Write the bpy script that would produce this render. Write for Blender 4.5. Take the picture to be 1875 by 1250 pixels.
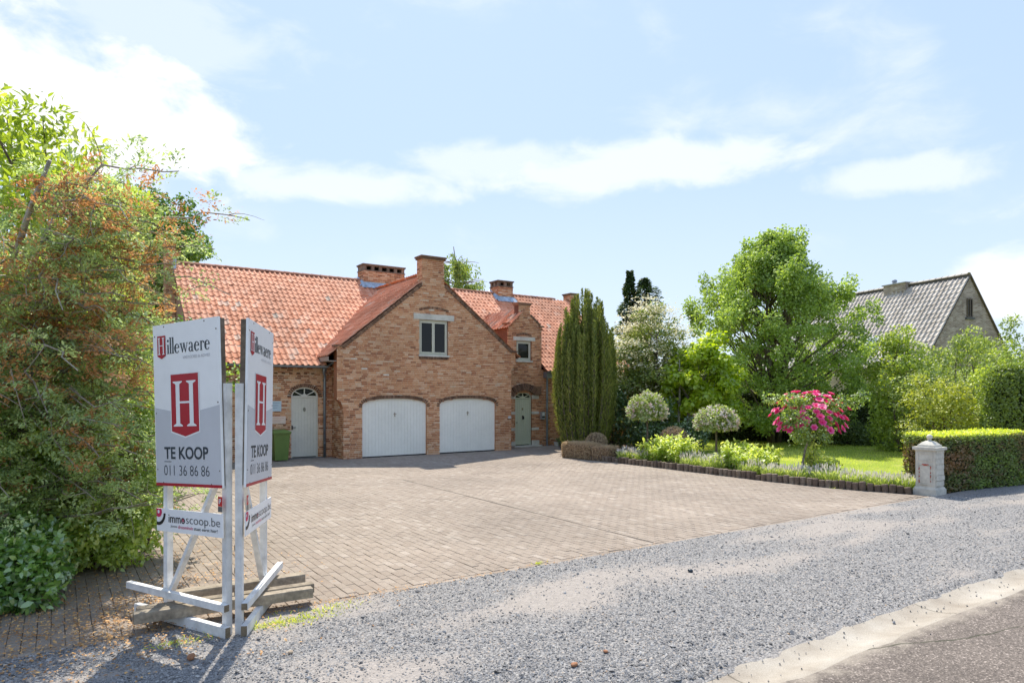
import bpy, math, random
import numpy as np
from mathutils import Vector, Matrix

for _o in list(bpy.data.objects):
    bpy.data.objects.remove(_o)
scene = bpy.context.scene
COL = scene.collection
PI = math.pi
rad = math.radians

# ------------------------------------------------------------------ camera
# world frame: X runs along the road, Y runs into the plot, camera 2.15 m up
TH = rad(33.9)
cam_d = bpy.data.cameras.new('camera')
cam_d.sensor_width = 36.0
cam_d.lens = 1238.0 / 1875.0 * 36.0
cam_d.shift_y = 95.0 / 1875.0
cam_d.clip_start = 0.05
cam_d.clip_end = 3000
cam = bpy.data.objects.new('camera', cam_d)
cam.location = (0, 0, 2.15)
cam.rotation_euler = (rad(90), 0, -TH)
COL.objects.link(cam)
scene.camera = cam

# ------------------------------------------------------------------ light
SUN_EL = rad(57)
SUN_AZ = math.atan2(0.409, 0.912)          # from +Y towards +X
sdir = Vector((math.sin(SUN_AZ) * math.cos(SUN_EL), math.cos(SUN_AZ) * math.cos(SUN_EL), math.sin(SUN_EL)))
sun_d = bpy.data.lights.new('sun', 'SUN')
sun_d.energy = 2.3
sun_d.angle = rad(0.53)
sun_d.color = (1.0, 0.94, 0.83)
sun = bpy.data.objects.new('sun', sun_d)
sun.rotation_euler = (-sdir).to_track_quat('-Z', 'Y').to_euler()
sun.location = (10, 30, 40)
COL.objects.link(sun)

EXPOSURE = 1.53
SKY_STRENGTH = 0.078
scene.view_settings.view_transform = 'Standard'
scene.view_settings.look = 'None'
scene.view_settings.gamma = 1.0
scene.view_settings.exposure = EXPOSURE
scene.view_settings.use_curve_mapping = False
scene.cycles.max_bounces = 8
scene.cycles.diffuse_bounces = 4
scene.cycles.transmission_bounces = 6
scene.cycles.transparent_max_bounces = 8
scene.cycles.use_denoising = True
scene.cycles.sample_clamp_indirect = 6


class NT:
    """small helper around a node tree"""
    def __init__(self, tree):
        self.t = tree
        tree.nodes.clear()

    def n(self, kind, ins=None, **props):
        nd = self.t.nodes.new(kind)
        for k, v in props.items():
            setattr(nd, k, v)
        for k, v in (ins or {}).items():
            s = nd.inputs[k]
            if isinstance(v, bpy.types.NodeSocket):
                self.t.links.new(v, s)
            elif hasattr(v, 'outputs'):
                self.t.links.new(v.outputs[0], s)
            else:
                if s.type == 'RGBA' and hasattr(v, '__len__') and len(v) == 3:
                    v = (*v, 1)
                s.default_value = v
        return nd

    def math(self, op, a, b=0.0, clamp=False):
        return self.n('ShaderNodeMath', {0: a, 1: b}, operation=op, use_clamp=clamp).outputs[0]

    def mix(self, f, a, b, blend='MIX'):
        nd = self.n('ShaderNodeMix', {0: f, 6: a, 7: b}, data_type='RGBA', blend_type=blend)
        return nd.outputs[2]

    def ramp(self, f, stops, interp='LINEAR'):
        nd = self.n('ShaderNodeValToRGB', {0: f})
        cr = nd.color_ramp
        cr.interpolation = interp
        while len(cr.elements) < len(stops):
            cr.elements.new(0.5)
        for e, (p, c) in zip(cr.elements, stops):
            e.position = p
            e.color = (*c, 1) if len(c) == 3 else c
        return nd.outputs[0]

    def maprange(self, v, a, b, c=0.0, d=1.0, smooth=False):
        return self.n('ShaderNodeMapRange', {0: v, 1: a, 2: b, 3: c, 4: d},
                      interpolation_type='SMOOTHSTEP' if smooth else 'LINEAR').outputs[0]


# ------------------------------------------------------------------ sky
world = bpy.data.worlds.new('World')
scene.world = world
world.use_nodes = True
w = NT(world.node_tree)
sky = w.n('ShaderNodeTexSky', sky_type='NISHITA')
sky.sun_disc = False
sky.sun_elevation = SUN_EL
sky.sun_rotation = SUN_AZ
sky.altitude = 50
sky.air_density = 1.0
sky.dust_density = 1.4
sky.ozone_density = 1.6
tc = w.n('ShaderNodeTexCoord')
sep = w.n('ShaderNodeSeparateXYZ', {0: tc.outputs['Generated']})
az = w.math('ARCTAN2', sep.outputs[0], sep.outputs[1])
hyp = w.math('SQRT', w.math('ADD', w.math('MULTIPLY', sep.outputs[0], sep.outputs[0]),
                            w.math('MULTIPLY', sep.outputs[1], sep.outputs[1])))
el = w.math('ARCTAN2', sep.outputs[2], hyp)
# fractal noise, stretched sideways as cloud banks are
pv = w.n('ShaderNodeCombineXYZ', {0: az, 1: w.math('MULTIPLY', el, 2.0), 2: 0.0})
n1 = w.n('ShaderNodeTexNoise', {'Vector': pv, 'Scale': 7.0, 'Detail': 9.0, 'Roughness': 0.58, 'Distortion': 0.35})
n2 = w.n('ShaderNodeTexNoise', {'Vector': pv, 'Scale': 2.1, 'Detail': 3.0, 'Roughness': 0.5})
def cloud(px, py, rx, ry):
    """soft bank of cloud centred in a direction, sizes as angles"""
    a0 = TH + math.atan((px - 937.5) / 1238)
    e0 = math.atan((720 - py) / 1238 * math.cos(a0 - TH))
    dx = w.math('DIVIDE', w.math('SUBTRACT', az, a0), rx)
    dy = w.math('DIVIDE', w.math('SUBTRACT', el, e0), ry)
    d2 = w.math('ADD', w.math('MULTIPLY', dx, dx), w.math('MULTIPLY', dy, dy))
    return w.math('SUBTRACT', 1.0, w.math('SQRT', d2))
banks = [(140, 215, .23, .105, 1.0), (360, 250, .10, .055, .95), (30, 130, .15, .10, .85), (1150, 308, .30, .046, .55), (950, 300, .16, .04, .42),
         (1640, 320, .12, .03, .45), (620, 345, .2, .035, .5), (1850, 520, .09, .05, .6), (330, 60, .2, .06, .3),
         (-900, 330, .35, .10, .8), (2900, 420, .4, .12, .7)]
dens = None
for (px, py, rx, ry, amp) in banks:
    c = w.math('MULTIPLY', w.maprange(w.math('ADD', cloud(px, py, rx, ry), w.math('MULTIPLY', w.math('SUBTRACT', n1.outputs[0], 0.5), 1.9)),
                                      0.0, 0.55, 0, 1, True), amp)
    dens = c if dens is None else w.math('MAXIMUM', dens, c)
# loose scattered cloud all over the rest of the sky
loose = w.math('MULTIPLY', w.maprange(w.math('ADD', w.math('MULTIPLY', n2.outputs[0], 0.7), w.math('MULTIPLY', n1.outputs[0], 0.4)), 0.57, 0.80, 0, 1, True), 0.55)
dens = w.math('MAXIMUM', dens, loose, clamp=True)
dens = w.math('MULTIPLY', dens, w.maprange(el, 0.0, 0.05, 0, 1))
hsv = w.n('ShaderNodeHueSaturation', {'Saturation': 0.82, 'Value': 1.0, 'Color': sky.outputs[0]})
# thin high veil over the whole sky, a little paler towards the horizon
veil = w.ramp(w.maprange(el, 0.0, 1.2), [(0, (3.6, 4.2, 5.0)), (.25, (2.6, 3.42, 4.85)), (1, (2.0, 2.9, 4.75))])
base = w.mix(0.88, hsv.outputs[0], veil)
skyc = w.mix(dens, base, (5.4, 5.4, 5.45, 1))
bg = w.n('ShaderNodeBackground', {0: skyc, 1: SKY_STRENGTH})
out = w.n('ShaderNodeOutputWorld', {0: bg})

# ------------------------------------------------------------------ mesh helpers
def link(o, parent=None):
    COL.objects.link(o)
    if parent is not None:
        o.parent = parent
        # parts keep world coordinates: cancel whatever their parents carry
        chain, p, m = [], parent, Matrix.Identity(4)
        while p is not None:
            chain.append(p)
            p = p.parent
        for q in reversed(chain):
            if q.parent: m = m @ q.matrix_parent_inverse
            m = m @ Matrix.LocRotScale(q.location, q.rotation_euler, q.scale)
        o.matrix_parent_inverse = m.inverted()
    return o


def tag(o, label=None, cat=None, group=None, kind=None):
    if label: o['label'] = label
    if cat: o['category'] = cat
    if group: o['group'] = group
    if kind: o['kind'] = kind
    return o


def thing(name, loc, label, cat, group=None):
    o = bpy.data.objects.new(name, None)
    o.empty_display_size = 0.3
    o.location = loc
    COL.objects.link(o)
    return tag(o, label, cat, group)


def raw_mesh(name, V, quads=None, tris=None, tint=None, smooth=False):
    V = np.asarray(V, np.float32).reshape(-1, 3)
    nq = 0 if quads is None else len(quads)
    nt = 0 if tris is None else len(tris)
    idx = []
    if nq: idx.append(np.asarray(quads, np.int32).reshape(-1))
    if nt: idx.append(np.asarray(tris, np.int32).reshape(-1))
    idx = np.concatenate(idx)
    starts = np.concatenate([np.arange(nq, dtype=np.int32) * 4, nq * 4 + np.arange(nt, dtype=np.int32) * 3]).astype(np.int32)
    me = bpy.data.meshes.new(name)
    me.vertices.add(len(V))
    me.vertices.foreach_set('co', V.reshape(-1))
    me.loops.add(len(idx))
    me.loops.foreach_set('vertex_index', idx)
    me.polygons.add(nq + nt)
    me.polygons.foreach_set('loop_start', starts)
    me.polygons.foreach_set('use_smooth', np.full(nq + nt, bool(smooth)))
    me.update(calc_edges=True)
    if tint is not None:
        at = me.attributes.new('tint', 'FLOAT', 'POINT')
        at.data.foreach_set('value', np.asarray(tint, np.float32))
    return me


BOXQ = np.array([[0, 3, 2, 1], [4, 5, 6, 7], [0, 1, 5, 4], [1, 2, 6, 5], [2, 3, 7, 6], [3, 0, 4, 7]])


class Geo:
    def __init__(self):
        self.v, self.q, self.t, self.c, self.n = [], [], [], [], 0

    def add(self, V, quads=None, tris=None, tint=0.5):
        V = np.asarray(V, np.float64).reshape(-1, 3)
        if quads is not None and len(quads): self.q.append(np.asarray(quads, np.int64) + self.n)
        if tris is not None and len(tris): self.t.append(np.asarray(tris, np.int64) + self.n)
        self.v.append(V)
        self.c.append(np.broadcast_to(np.asarray(tint, np.float64), (len(V),)))
        self.n += len(V)
        return self

    def frame(self, O, a, b, c, tint=0.5):
        """box from corner O with edge vectors a, b, c"""
        O, a, b, c = [np.asarray(x, float) for x in (O, a, b, c)]
        V = [O, O + a, O + a + b, O + b, O + c, O + a + c, O + a + b + c, O + b + c]
        if np.dot(np.cross(a, b), c) < 0:
            return self.add(V, BOXQ[:, ::-1], None, tint)
        return self.add(V, BOXQ, None, tint)

    def box(self, x0, x1, y0, y1, z0, z1, tint=0.5):
        return self.frame((x0, y0, z0), (x1 - x0, 0, 0), (0, y1 - y0, 0), (0, 0, z1 - z0), tint)

    def bar(self, p, q, w, h, up=(0, 0, 1), tint=0.5):
        """square bar between two points"""
        p, q = np.array(p, float), np.array(q, float)
        d = q - p
        dn = d / np.linalg.norm(d)
        s = np.cross(dn, up)
        s /= np.linalg.norm(s)
        u = np.cross(s, dn)
        return self.frame(p - s * w / 2 - u * h / 2, s * w, u * h, d, tint)

    def tube(self, pts, radii, sides=8, tint=0.5, cap=True):
        pts = np.asarray(pts, float)
        n = len(pts)
        radii = np.broadcast_to(np.asarray(radii, float), (n,))
        tg = np.gradient(pts, axis=0)
        tg /= np.linalg.norm(tg, axis=1)[:, None] + 1e-9
        ref = np.array([0.0, 0.0, 1.0])
        if abs(tg[0] @ ref) > 0.9: ref = np.array([1.0, 0.0, 0.0])
        V = []
        s = np.cross(tg[0], ref)
        ang = np.arange(sides) / sides * 2 * PI
        for i in range(n):
            s = s - tg[i] * (s @ tg[i])
            s /= np.linalg.norm(s) + 1e-9
            u = np.cross(tg[i], s)
            V.append(pts[i] + radii[i] * (np.cos(ang)[:, None] * s + np.sin(ang)[:, None] * u))
        V = np.concatenate(V)
        Q = []
        for i in range(n - 1):
            for k in range(sides):
                a, b = i * sides + k, i * sides + (k + 1) % sides
                Q.append((a, b, b + sides, a + sides))
        T = []
        if cap:
            for k in range(1, sides - 1):
                T.append((0, k + 1, k))
                T.append(((n - 1) * sides, (n - 1) * sides + k, (n - 1) * sides + k + 1))
        return self.add(V, Q, T, tint)

    def lathe(self, c, prof, sides=16, tint=0.5, sq=False):
        """surface of revolution about a vertical axis; prof = [(r, z)...]"""
        ang = np.arange(sides) / sides * 2 * PI
        V = []
        for r, z in prof:
            V.append(np.stack([c[0] + r * np.cos(ang), c[1] + r * np.sin(ang), np.full(sides, c[2] + z)], 1))
        Q = []
        for i in range(len(prof) - 1):
            for k in range(sides):
                a, b = i * sides + k, i * sides + (k + 1) % sides
                Q.append((a, b, b + sides, a + sides))
        return self.add(np.concatenate(V), Q, None, tint)

    def prism(self, poly, O, u, v, n, depth, tint=0.5):
        """polygon given in (u, v) coordinates, extruded along n; convex or star-shaped about its centre"""
        poly = np.asarray(poly, float)
        O, u, v, n = [np.asarray(x, float) for x in (O, u, v, n)]
        F = O + poly[:, :1] * u + poly[:, 1:] * v
        B = F - n * depth
        k = len(poly)
        cF = F.mean(0); cB = B.mean(0)
        V = np.concatenate([F, B, [cF], [cB]])
        T = []
        for i in range(k):
            j = (i + 1) % k
            T.append((i, j, 2 * k)); T.append((k + j, k + i, 2 * k + 1))
        Q = [(i, k + i, k + (i + 1) % k, (i + 1) % k) for i in range(k)]
        return self.add(V, Q, T, tint)

    def data(self, name, smooth=False):
        V = np.concatenate(self.v)
        q = np.concatenate(self.q) if self.q else None
        t = np.concatenate(self.t) if self.t else None
        return raw_mesh(name, V, q, t, np.concatenate(self.c), smooth)

    def build(self, name, mat, parent=None, smooth=False, kind=None, label=None):
        me = self.data(name, smooth)
        me.materials.append(mat)
        o = bpy.data.objects.new(name, me)
        link(o, parent)
        return tag(o, label, None, None, kind)


def clone(o, parent=None, loc=None):
    c = o.copy()
    link(c, parent)
    if loc is not None: c.location = loc
    return c


# ---- numpy value noise
def vnoise(x, y, seed=0):
    x = np.asarray(x, float); y = np.asarray(y, float)
    xi = np.floor(x).astype(np.int64); yi = np.floor(y).astype(np.int64)
    fx = x - xi; fy = y - yi
    fx = fx * fx * (3 - 2 * fx); fy = fy * fy * (3 - 2 * fy)
    def hsh(a, b):
        h = (a * 374761393 + b * 668265263 + seed * 974711) & 0x7fffffff
        h = ((h ^ (h >> 13)) * 1274126177) & 0x7fffffff
        return ((h ^ (h >> 16)) & 0xffff) / 65535.0
    return (hsh(xi, yi) * (1 - fx) + hsh(xi + 1, yi) * fx) * (1 - fy) + (hsh(xi, yi + 1) * (1 - fx) + hsh(xi + 1, yi + 1) * fx) * fy


def fnoise(x, y, seed=0, oct=4):
    s, a, t = 0, 1.0, 0
    for k in range(oct):
        s = s + a * vnoise(np.asarray(x) * 2 ** k, np.asarray(y) * 2 ** k, seed + k)
        t += a; a *= 0.5
    return s / t


# ------------------------------------------------------------------ materials
def new_mat(name):
    m = bpy.data.materials.new(name)
    m.use_nodes = True
    return m, NT(m.node_tree)


def tint_value(t):
    """per-piece value: stored tint plus each object's own random number, wrapped"""
    a = t.n('ShaderNodeAttribute', attribute_name='tint')
    oi = t.n('ShaderNodeObjectInfo')
    return t.math('FRACT', t.math('ADD', a.outputs['Fac'], oi.outputs['Random']))


def pieces(name, stops, rough=0.85, grain=(30, 0.25), stain=(1.2, 0.25), bump=(60, 0.2), spec=0.25, wrap=True, metallic=0.0, coat=0.0):
    """surface made of pieces that differ in colour: ramp over tint, fine grain, broad staining"""
    m, t = new_mat(name)
    tv = tint_value(t) if wrap else t.n('ShaderNodeAttribute', attribute_name='tint').outputs['Fac']
    geo = t.n('ShaderNodeNewGeometry')
    P = geo.outputs['Position']
    col = t.ramp(tv, stops) if len(stops) > 1 else t.n('ShaderNodeRGB').outputs[0]
    if len(stops) == 1:
        col.default_value = (*stops[0][1], 1)
    g = t.n('ShaderNodeTexNoise', {'Vector': P, 'Scale': grain[0], 'Detail': 5.0, 'Roughness': 0.65})
    col = t.mix(1.0, col, t.maprange(g.outputs[0], 0.3, 0.7, 1 - grain[1], 1 + grain[1]), 'MULTIPLY')
    s = t.n('ShaderNodeTexNoise', {'Vector': P, 'Scale': stain[0], 'Detail': 6.0, 'Roughness': 0.6})
    col = t.mix(1.0, col, t.maprange(s.outputs[0], 0.32, 0.68, 1 - stain[1], 1 + stain[1] * 0.6), 'MULTIPLY')
    b = t.n('ShaderNodeTexNoise', {'Vector': P, 'Scale': bump[0], 'Detail': 4.0})
    bn = t.n('ShaderNodeBump', {'Strength': bump[1], 'Distance': 0.01, 'Height': b.outputs[0]})
    p = t.n('ShaderNodeBsdfPrincipled', {'Base Color': col, 'Roughness': rough, 'Specular IOR Level': spec, 'Normal': bn,
                                         'Metallic': metallic, 'Coat Weight': coat})
    t.n('ShaderNodeOutputMaterial', {0: p})
    return m


def plain(name, col, rough=0.6, spec=0.3, metallic=0.0, grain=(25, 0.06), stain=(2.0, 0.10), bump=(60, 0.05)):
    return pieces(name, [(0, col)], rough, grain, stain, bump, spec, True, metallic)


LEAF_GAIN = 1.85


def leafmat(name, stops, transl=0.45, rough=0.5, gloss=0.06, tr_gain=1.7, tr_tint=(1.0, 1.0, 0.55)):
    m, t = new_mat(name)
    a = t.n('ShaderNodeAttribute', attribute_name='tint').outputs['Fac']
    col = t.ramp(a, [(p_, tuple(min(.9, c_ * LEAF_GAIN) for c_ in q_)) for p_, q_ in stops])
    d = t.n('ShaderNodeBsdfDiffuse', {0: col})
    tcol = t.mix(1.0, col, tuple(tr_gain * c for c in tr_tint) + (1,), 'MULTIPLY')
    tr = t.n('ShaderNodeBsdfTranslucent', {0: tcol})
    mx = t.n('ShaderNodeMixShader', {0: transl, 1: d, 2: tr})
    g = t.n('ShaderNodeBsdfGlossy', {0: (1, 1, 1, 1), 1: rough})
    mx2 = t.n('ShaderNodeMixShader', {0: gloss, 1: mx, 2: g})
    t.n('ShaderNodeOutputMaterial', {0: mx2})
    return m


def glass_dark(name, col=(0.012, 0.013, 0.012)):
    m, t = new_mat(name)
    p = t.n('ShaderNodeBsdfPrincipled', {'Base Color': (*col, 1), 'Roughness': 0.03, 'Specular IOR Level': 0.28})
    t.n('ShaderNodeOutputMaterial', {0: p})
    return m


M = {}
M['brick'] = pieces('house_brick', [(0, (.27, .105, .055)), (.18, (.45, .175, .085)), (.42, (.57, .255, .125)), (.68, (.66, .345, .185)), (.90, (.70, .42, .26)), (.985, (.68, .48, .33)), (1, (.78, .68, .58))],
                    grain=(45, .28), stain=(.9, .16), bump=(90, .35))
M['mortar'] = plain('mortar', (.78, .62, .45), .95, grain=(60, .12), stain=(1.0, .18), bump=(120, .4))
M['dark_brick'] = pieces('arch_brick', [(0, (.13, .075, .05)), (.5, (.21, .12, .075)), (1, (.29, .17, .11))], grain=(45, .3), bump=(90, .3))
M['tile'] = pieces('roof_tile', [(0, (.55, .215, .11)), (.4, (.65, .285, .16)), (.75, (.71, .34, .205)), (.93, (.70, .39, .26)), (1, (.44, .35, .27))],
                   rough=.75, grain=(25, .14), stain=(.55, .24), bump=(70, .12), spec=.3)
M['stone'] = plain('pale_stone', (.66, .62, .54), .8, grain=(40, .10), stain=(3, .2), bump=(70, .2))
M['zinc'] = plain('zinc', (.26, .29, .32), .45, .5, .6, grain=(20, .1), stain=(4, .25))
M['lead'] = plain('lead_flashing', (.42, .50, .58), .5, .5, .3, grain=(12, .2), stain=(5, .35), bump=(9, .6))
M['white_paint'] = plain('garage_paint', (.90, .865, .78), .45, .4, grain=(8, .03), stain=(.8, .06), bump=(40, .03))
M['door_grey'] = plain('grey_door_paint', (.66, .63, .54), .5, .4, grain=(15, .05), stain=(1.5, .08))
M['door_green'] = plain('green_door_paint', (.58, .60, .44), .5, .4, grain=(15, .05), stain=(1.5, .08))
M['frame'] = plain('window_frame_paint', (.60, .58, .46), .5, .4)
M['glass'] = glass_dark('window_glass')
M['black'] = plain('black_iron', (.02, .02, .02), .5, .4)
M['dark_void'] = plain('opening_dark', (.02, .018, .016), .95, .1)  # near-black colour standing in for the dark inside of the chimney openings
M['curtain'] = plain('curtain', (.55, .52, .46), .9)
# ================================================================== ground
def sheet(name, x0, x1, y0, y1, z, mat, nx=1, ny=1, kind='structure', fz=None, tintf=None):
    xs = np.linspace(x0, x1, nx + 1); ys = np.linspace(y0, y1, ny + 1)
    gx, gy = np.meshgrid(xs, ys)
    gz = np.full_like(gx, z)
    if fz is not None: gz = gz + fz(gx, gy)
    V = np.stack([gx, gy, gz], -1).reshape(-1, 3)
    i = np.arange(ny)[:, None] * (nx + 1) + np.arange(nx)[None]
    Q = np.stack([i, i + 1, i + nx + 2, i + nx + 1], -1).reshape(-1, 4)
    tv = np.full(len(V), .5) if tintf is None else tintf(V[:, 0], V[:, 1])
    me = raw_mesh(name, V, Q, None, tv, True)
    me.materials.append(mat)
    o = bpy.data.objects.new(name, me)
    link(o)
    return tag(o, kind=kind)


def m_ground():
    m, t = new_mat('rough_grass')
    P = t.n('ShaderNodeNewGeometry').outputs['Position']
    a = t.n('ShaderNodeTexNoise', {'Vector': P, 'Scale': .6, 'Detail': 8.0, 'Roughness': .65})
    col = t.ramp(a.outputs[0], [(.3, (.05, .075, .02)), (.55, (.10, .13, .035)), (.75, (.17, .16, .06))])
    p = t.n('ShaderNodeBsdfPrincipled', {'Base Color': col, 'Roughness': .95, 'Specular IOR Level': .1})
    t.n('ShaderNodeOutputMaterial', {0: p})
    return m


def m_road():
    m, t = new_mat('reddish_asphalt')
    P = t.n('ShaderNodeNewGeometry').outputs['Position']
    v = t.n('ShaderNodeTexVoronoi', {'Vector': P, 'Scale': 85.0})
    agg = t.n('ShaderNodeSeparateColor', {0: v.outputs['Color']}).outputs[0]
    base = t.ramp(agg, [(0, (.085, .07, .06)), (.55, (.145, .12, .102)), (.88, (.20, .165, .14)), (1, (.38, .32, .275))])
    b = t.n('ShaderNodeTexNoise', {'Vector': P, 'Scale': .9, 'Detail': 7.0, 'Roughness': .6})
    base = t.mix(1.0, base, t.maprange(b.outputs[0], .3, .7, .78, 1.22), 'MULTIPLY')
    # dusty verge beside the gutter and a hairline crack or two
    sx = t.n('ShaderNodeSeparateXYZ', {0: P})
    e = t.n('ShaderNodeTexNoise', {'Vector': P, 'Scale': 5.0, 'Detail': 6.0})
    dist = t.math('ADD', sx.outputs[1], t.math('MULTIPLY', t.math('SUBTRACT', e.outputs[0], .5), .5))
    base = t.mix(t.maprange(dist, 2.85, 3.1, 0, .75, True), base, (.36, .31, .25, 1))
    wv = t.n('ShaderNodeTexNoise', {'Vector': P, 'Scale': 1.3, 'Detail': 3.0})
    cr = t.math('ABSOLUTE', t.math('ADD', t.math('SUBTRACT', sx.outputs[1], t.math('MULTIPLY', sx.outputs[0], -.30)),
                                   t.math('ADD', -4.75, t.math('MULTIPLY', t.math('SUBTRACT', wv.outputs[0], .5), .35))))
    base = t.mix(t.maprange(cr, .004, .012, .8, 0), base, (.035, .04, .02, 1))
    bn = t.n('ShaderNodeBump', {'Strength': .6, 'Distance': .006, 'Height': v.outputs['Distance']})
    p = t.n('ShaderNodeBsdfPrincipled', {'Base Color': base, 'Roughness': .9, 'Specular IOR Level': .25, 'Normal': bn})
    t.n('ShaderNodeOutputMaterial', {0: p})
    return m


def m_gutter():
    m, t = new_mat('worn_concrete')
    P = t.n('ShaderNodeNewGeometry').outputs['Position']
    a = t.n('ShaderNodeTexNoise', {'Vector': P, 'Scale': 2.0, 'Detail': 8.0, 'Roughness': .65})
    col = t.ramp(a.outputs[0], [(.3, (.29, .245, .195)), (.5, (.38, .335, .275)), (.7, (.44, .40, .34))])
    g = t.n('ShaderNodeTexNoise', {'Vector': P, 'Scale': 140.0, 'Detail': 3.0})
    col = t.mix(1.0, col, t.maprange(g.outputs[0], .3, .7, .82, 1.18), 'MULTIPLY')
    sx = t.n('ShaderNodeSeparateXYZ', {0: P})
    j = t.math('ABSOLUTE', t.math('SUBTRACT', t.math('FRACT', t.math('DIVIDE', sx.outputs[0], 3.0)), .43))
    col = t.mix(t.maprange(j, .0015, .004, .7, 0), col, (.09, .08, .06, 1))
    bn = t.n('ShaderNodeBump', {'Strength': .35, 'Distance': .01, 'Height': g.outputs[0]})
    p = t.n('ShaderNodeBsdfPrincipled', {'Base Color': col, 'Roughness': .92, 'Specular IOR Level': .2, 'Normal': bn})
    t.n('ShaderNodeOutputMaterial', {0: p})
    return m


def m_gravel():
    m, t = new_mat('gravel_bed')
    P = t.n('ShaderNodeNewGeometry').outputs['Position']
    dust = t.n('ShaderNodeAttribute', attribute_name='tint').outputs['Fac']
    v = t.n('ShaderNodeTexVoronoi', {'Vector': P, 'Scale': 55.0})
    r = t.n('ShaderNodeSeparateColor', {0: v.outputs['Color']}).outputs[0]
    stone = t.ramp(r, [(0, (.12, .118, .118)), (.4, (.27, .262, .255)), (.75, (.36, .35, .34)), (.92, (.44, .425, .40)), (1, (.46, .36, .27))])
    stone = t.mix(t.maprange(v.outputs['Distance'], .3, .75, 0, .6), stone, (.09, .09, .095, 1))
    n = t.n('ShaderNodeTexNoise', {'Vector': P, 'Scale': 18.0, 'Detail': 7.0, 'Roughness': .7})
    sand = t.ramp(n.outputs[0], [(.3, (.27, .24, .215)), (.5, (.345, .305, .27)), (.7, (.41, .365, .325))])
    f = t.maprange(t.math('ADD', dust, t.math('MULTIPLY', t.math('SUBTRACT', n.outputs[0], .5), .5)), .28, .78, .15, .9, True)
    col = t.mix(f, stone, sand)
    bn = t.n('ShaderNodeBump', {'Strength': .8, 'Distance': .012, 'Height': v.outputs['Distance']})
    bn.invert = True
    p = t.n('ShaderNodeBsdfPrincipled', {'Base Color': col, 'Roughness': .93, 'Specular IOR Level': .2, 'Normal': bn})
    t.n('ShaderNodeOutputMaterial', {0: p})
    return m


def dustf(x, y):
    """where the gravel is worn down to dusty ground (wheel tracks along the verge)"""
    n = fnoise(x * .55 + 3.1, y * 1.5, 5, 5)
    track = np.exp(-((y - 5.45 - .12 * np.sin(x * .6)) / .36) ** 2) * .42 + np.exp(-((y - 4.5) / .3) ** 2) * .12
    return np.clip((n - .5) * 2.2 + .22 + track * np.clip((x - 2.0) / 2, 0, 1), 0, 1)


ground = sheet('ground', -400, 400, -250, 900, -.06, m_ground())
road = sheet('road', -120, 120, -3.6, 3.06, 0.0, m_road(), 60, 8)
# concrete gutter with a shallow channel
gutter = sheet('road_gutter', -120, 120, 3.02, 3.50, -0.002, m_gutter(), 400, 8,
               fz=lambda x, y: -.035 * np.clip(1 - ((y - 3.27) / .2) ** 2, 0, 1) + .012 * fnoise(x * 3, y * 3, 3) - .006 * np.clip((3.08 - y) / .06, 0, 1))
verge = sheet('gravel_verge', -20, 60, 3.40, 6.79, 0.0, m_gravel(), 800, 60,
              fz=lambda x, y: .012 + .03 * (fnoise(x * .8, y * .8, 2) - .5) * np.clip((y - 3.4) * 4, 0, 1) * np.clip((6.79 - y) * 4, 0, 1)
              - .03 * np.clip(1 - (y - 3.40) / .10 + .45 * (fnoise(x * 4, y * 4, 8) - .5), 0, 1), tintf=dustf)

# ---- driveway of concrete pavers, long side into the plot, half bond
M['paver'] = pieces('paver', [(0, (.285, .230, .183)), (.5, (.305, .249, .20)), (.9, (.325, .268, .217)), (1, (.37, .312, .258))],
                    rough=.9, grain=(110, .30), stain=(.38, .19), bump=(130, .3), spec=.2)
M['joint'] = plain('joint_sand', (.16, .13, .105), .95, grain=(90, .3), stain=(1.5, .4))
drive = sheet('driveway', -1.2, 17.4, 6.79, 22.45, -.010, M['joint'])
PW, PL = .105, .21
rng = np.random.default_rng(3)
cols_x = np.arange(-1.1, 17.4, PW)
px_, py_ = [], []
for i, x in enumerate(cols_x):
    ys = 6.80 + .105 + np.arange(0, 15.6, PL) + (i % 2) * PL / 2 + PL / 2
    if i % 2: ys = np.concatenate([ys, []])
    px_.append(np.full(len(ys), x + PW / 2)); py_.append(ys)
px_ = np.concatenate(px_); py_ = np.concatenate(py_)
keep = (py_ < 22.5)
keep &= ~((px_ > 7.75) & (px_ < 14.25) & (py_ > 21.45))
# the border of the planting bed on the right
edge_pts = np.array([(14.10, 17.7), (14.33, 16.2), (14.44, 14.0), (14.42, 12.0), (14.42, 10.3), (14.55, 8.9), (14.72, 8.1), (15.05, 7.25)])
bx_ = np.interp(py_, edge_pts[::-1, 1], edge_pts[::-1, 0])
keep &= np.where(py_ < 17.8, px_ < np.where(py_ > 7.2, bx_ - .02, 15.0), px_ < 14.14 + (py_ - 17.8) * .735)
px_, py_ = px_[keep], py_[keep]
n = len(px_)
jx = rng.normal(0, .0016, n); jy = rng.normal(0, .002, n); jz = rng.normal(0, .0013, n); ja = rng.normal(0, .006, n)
wave = .035 * (fnoise(px_ * .35, py_ * .35, 21, 3) - .5) * 0.6
c0, b0 = .0035, .004
lx, ly = PW / 2 - .0021, PL / 2 - .0021
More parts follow.
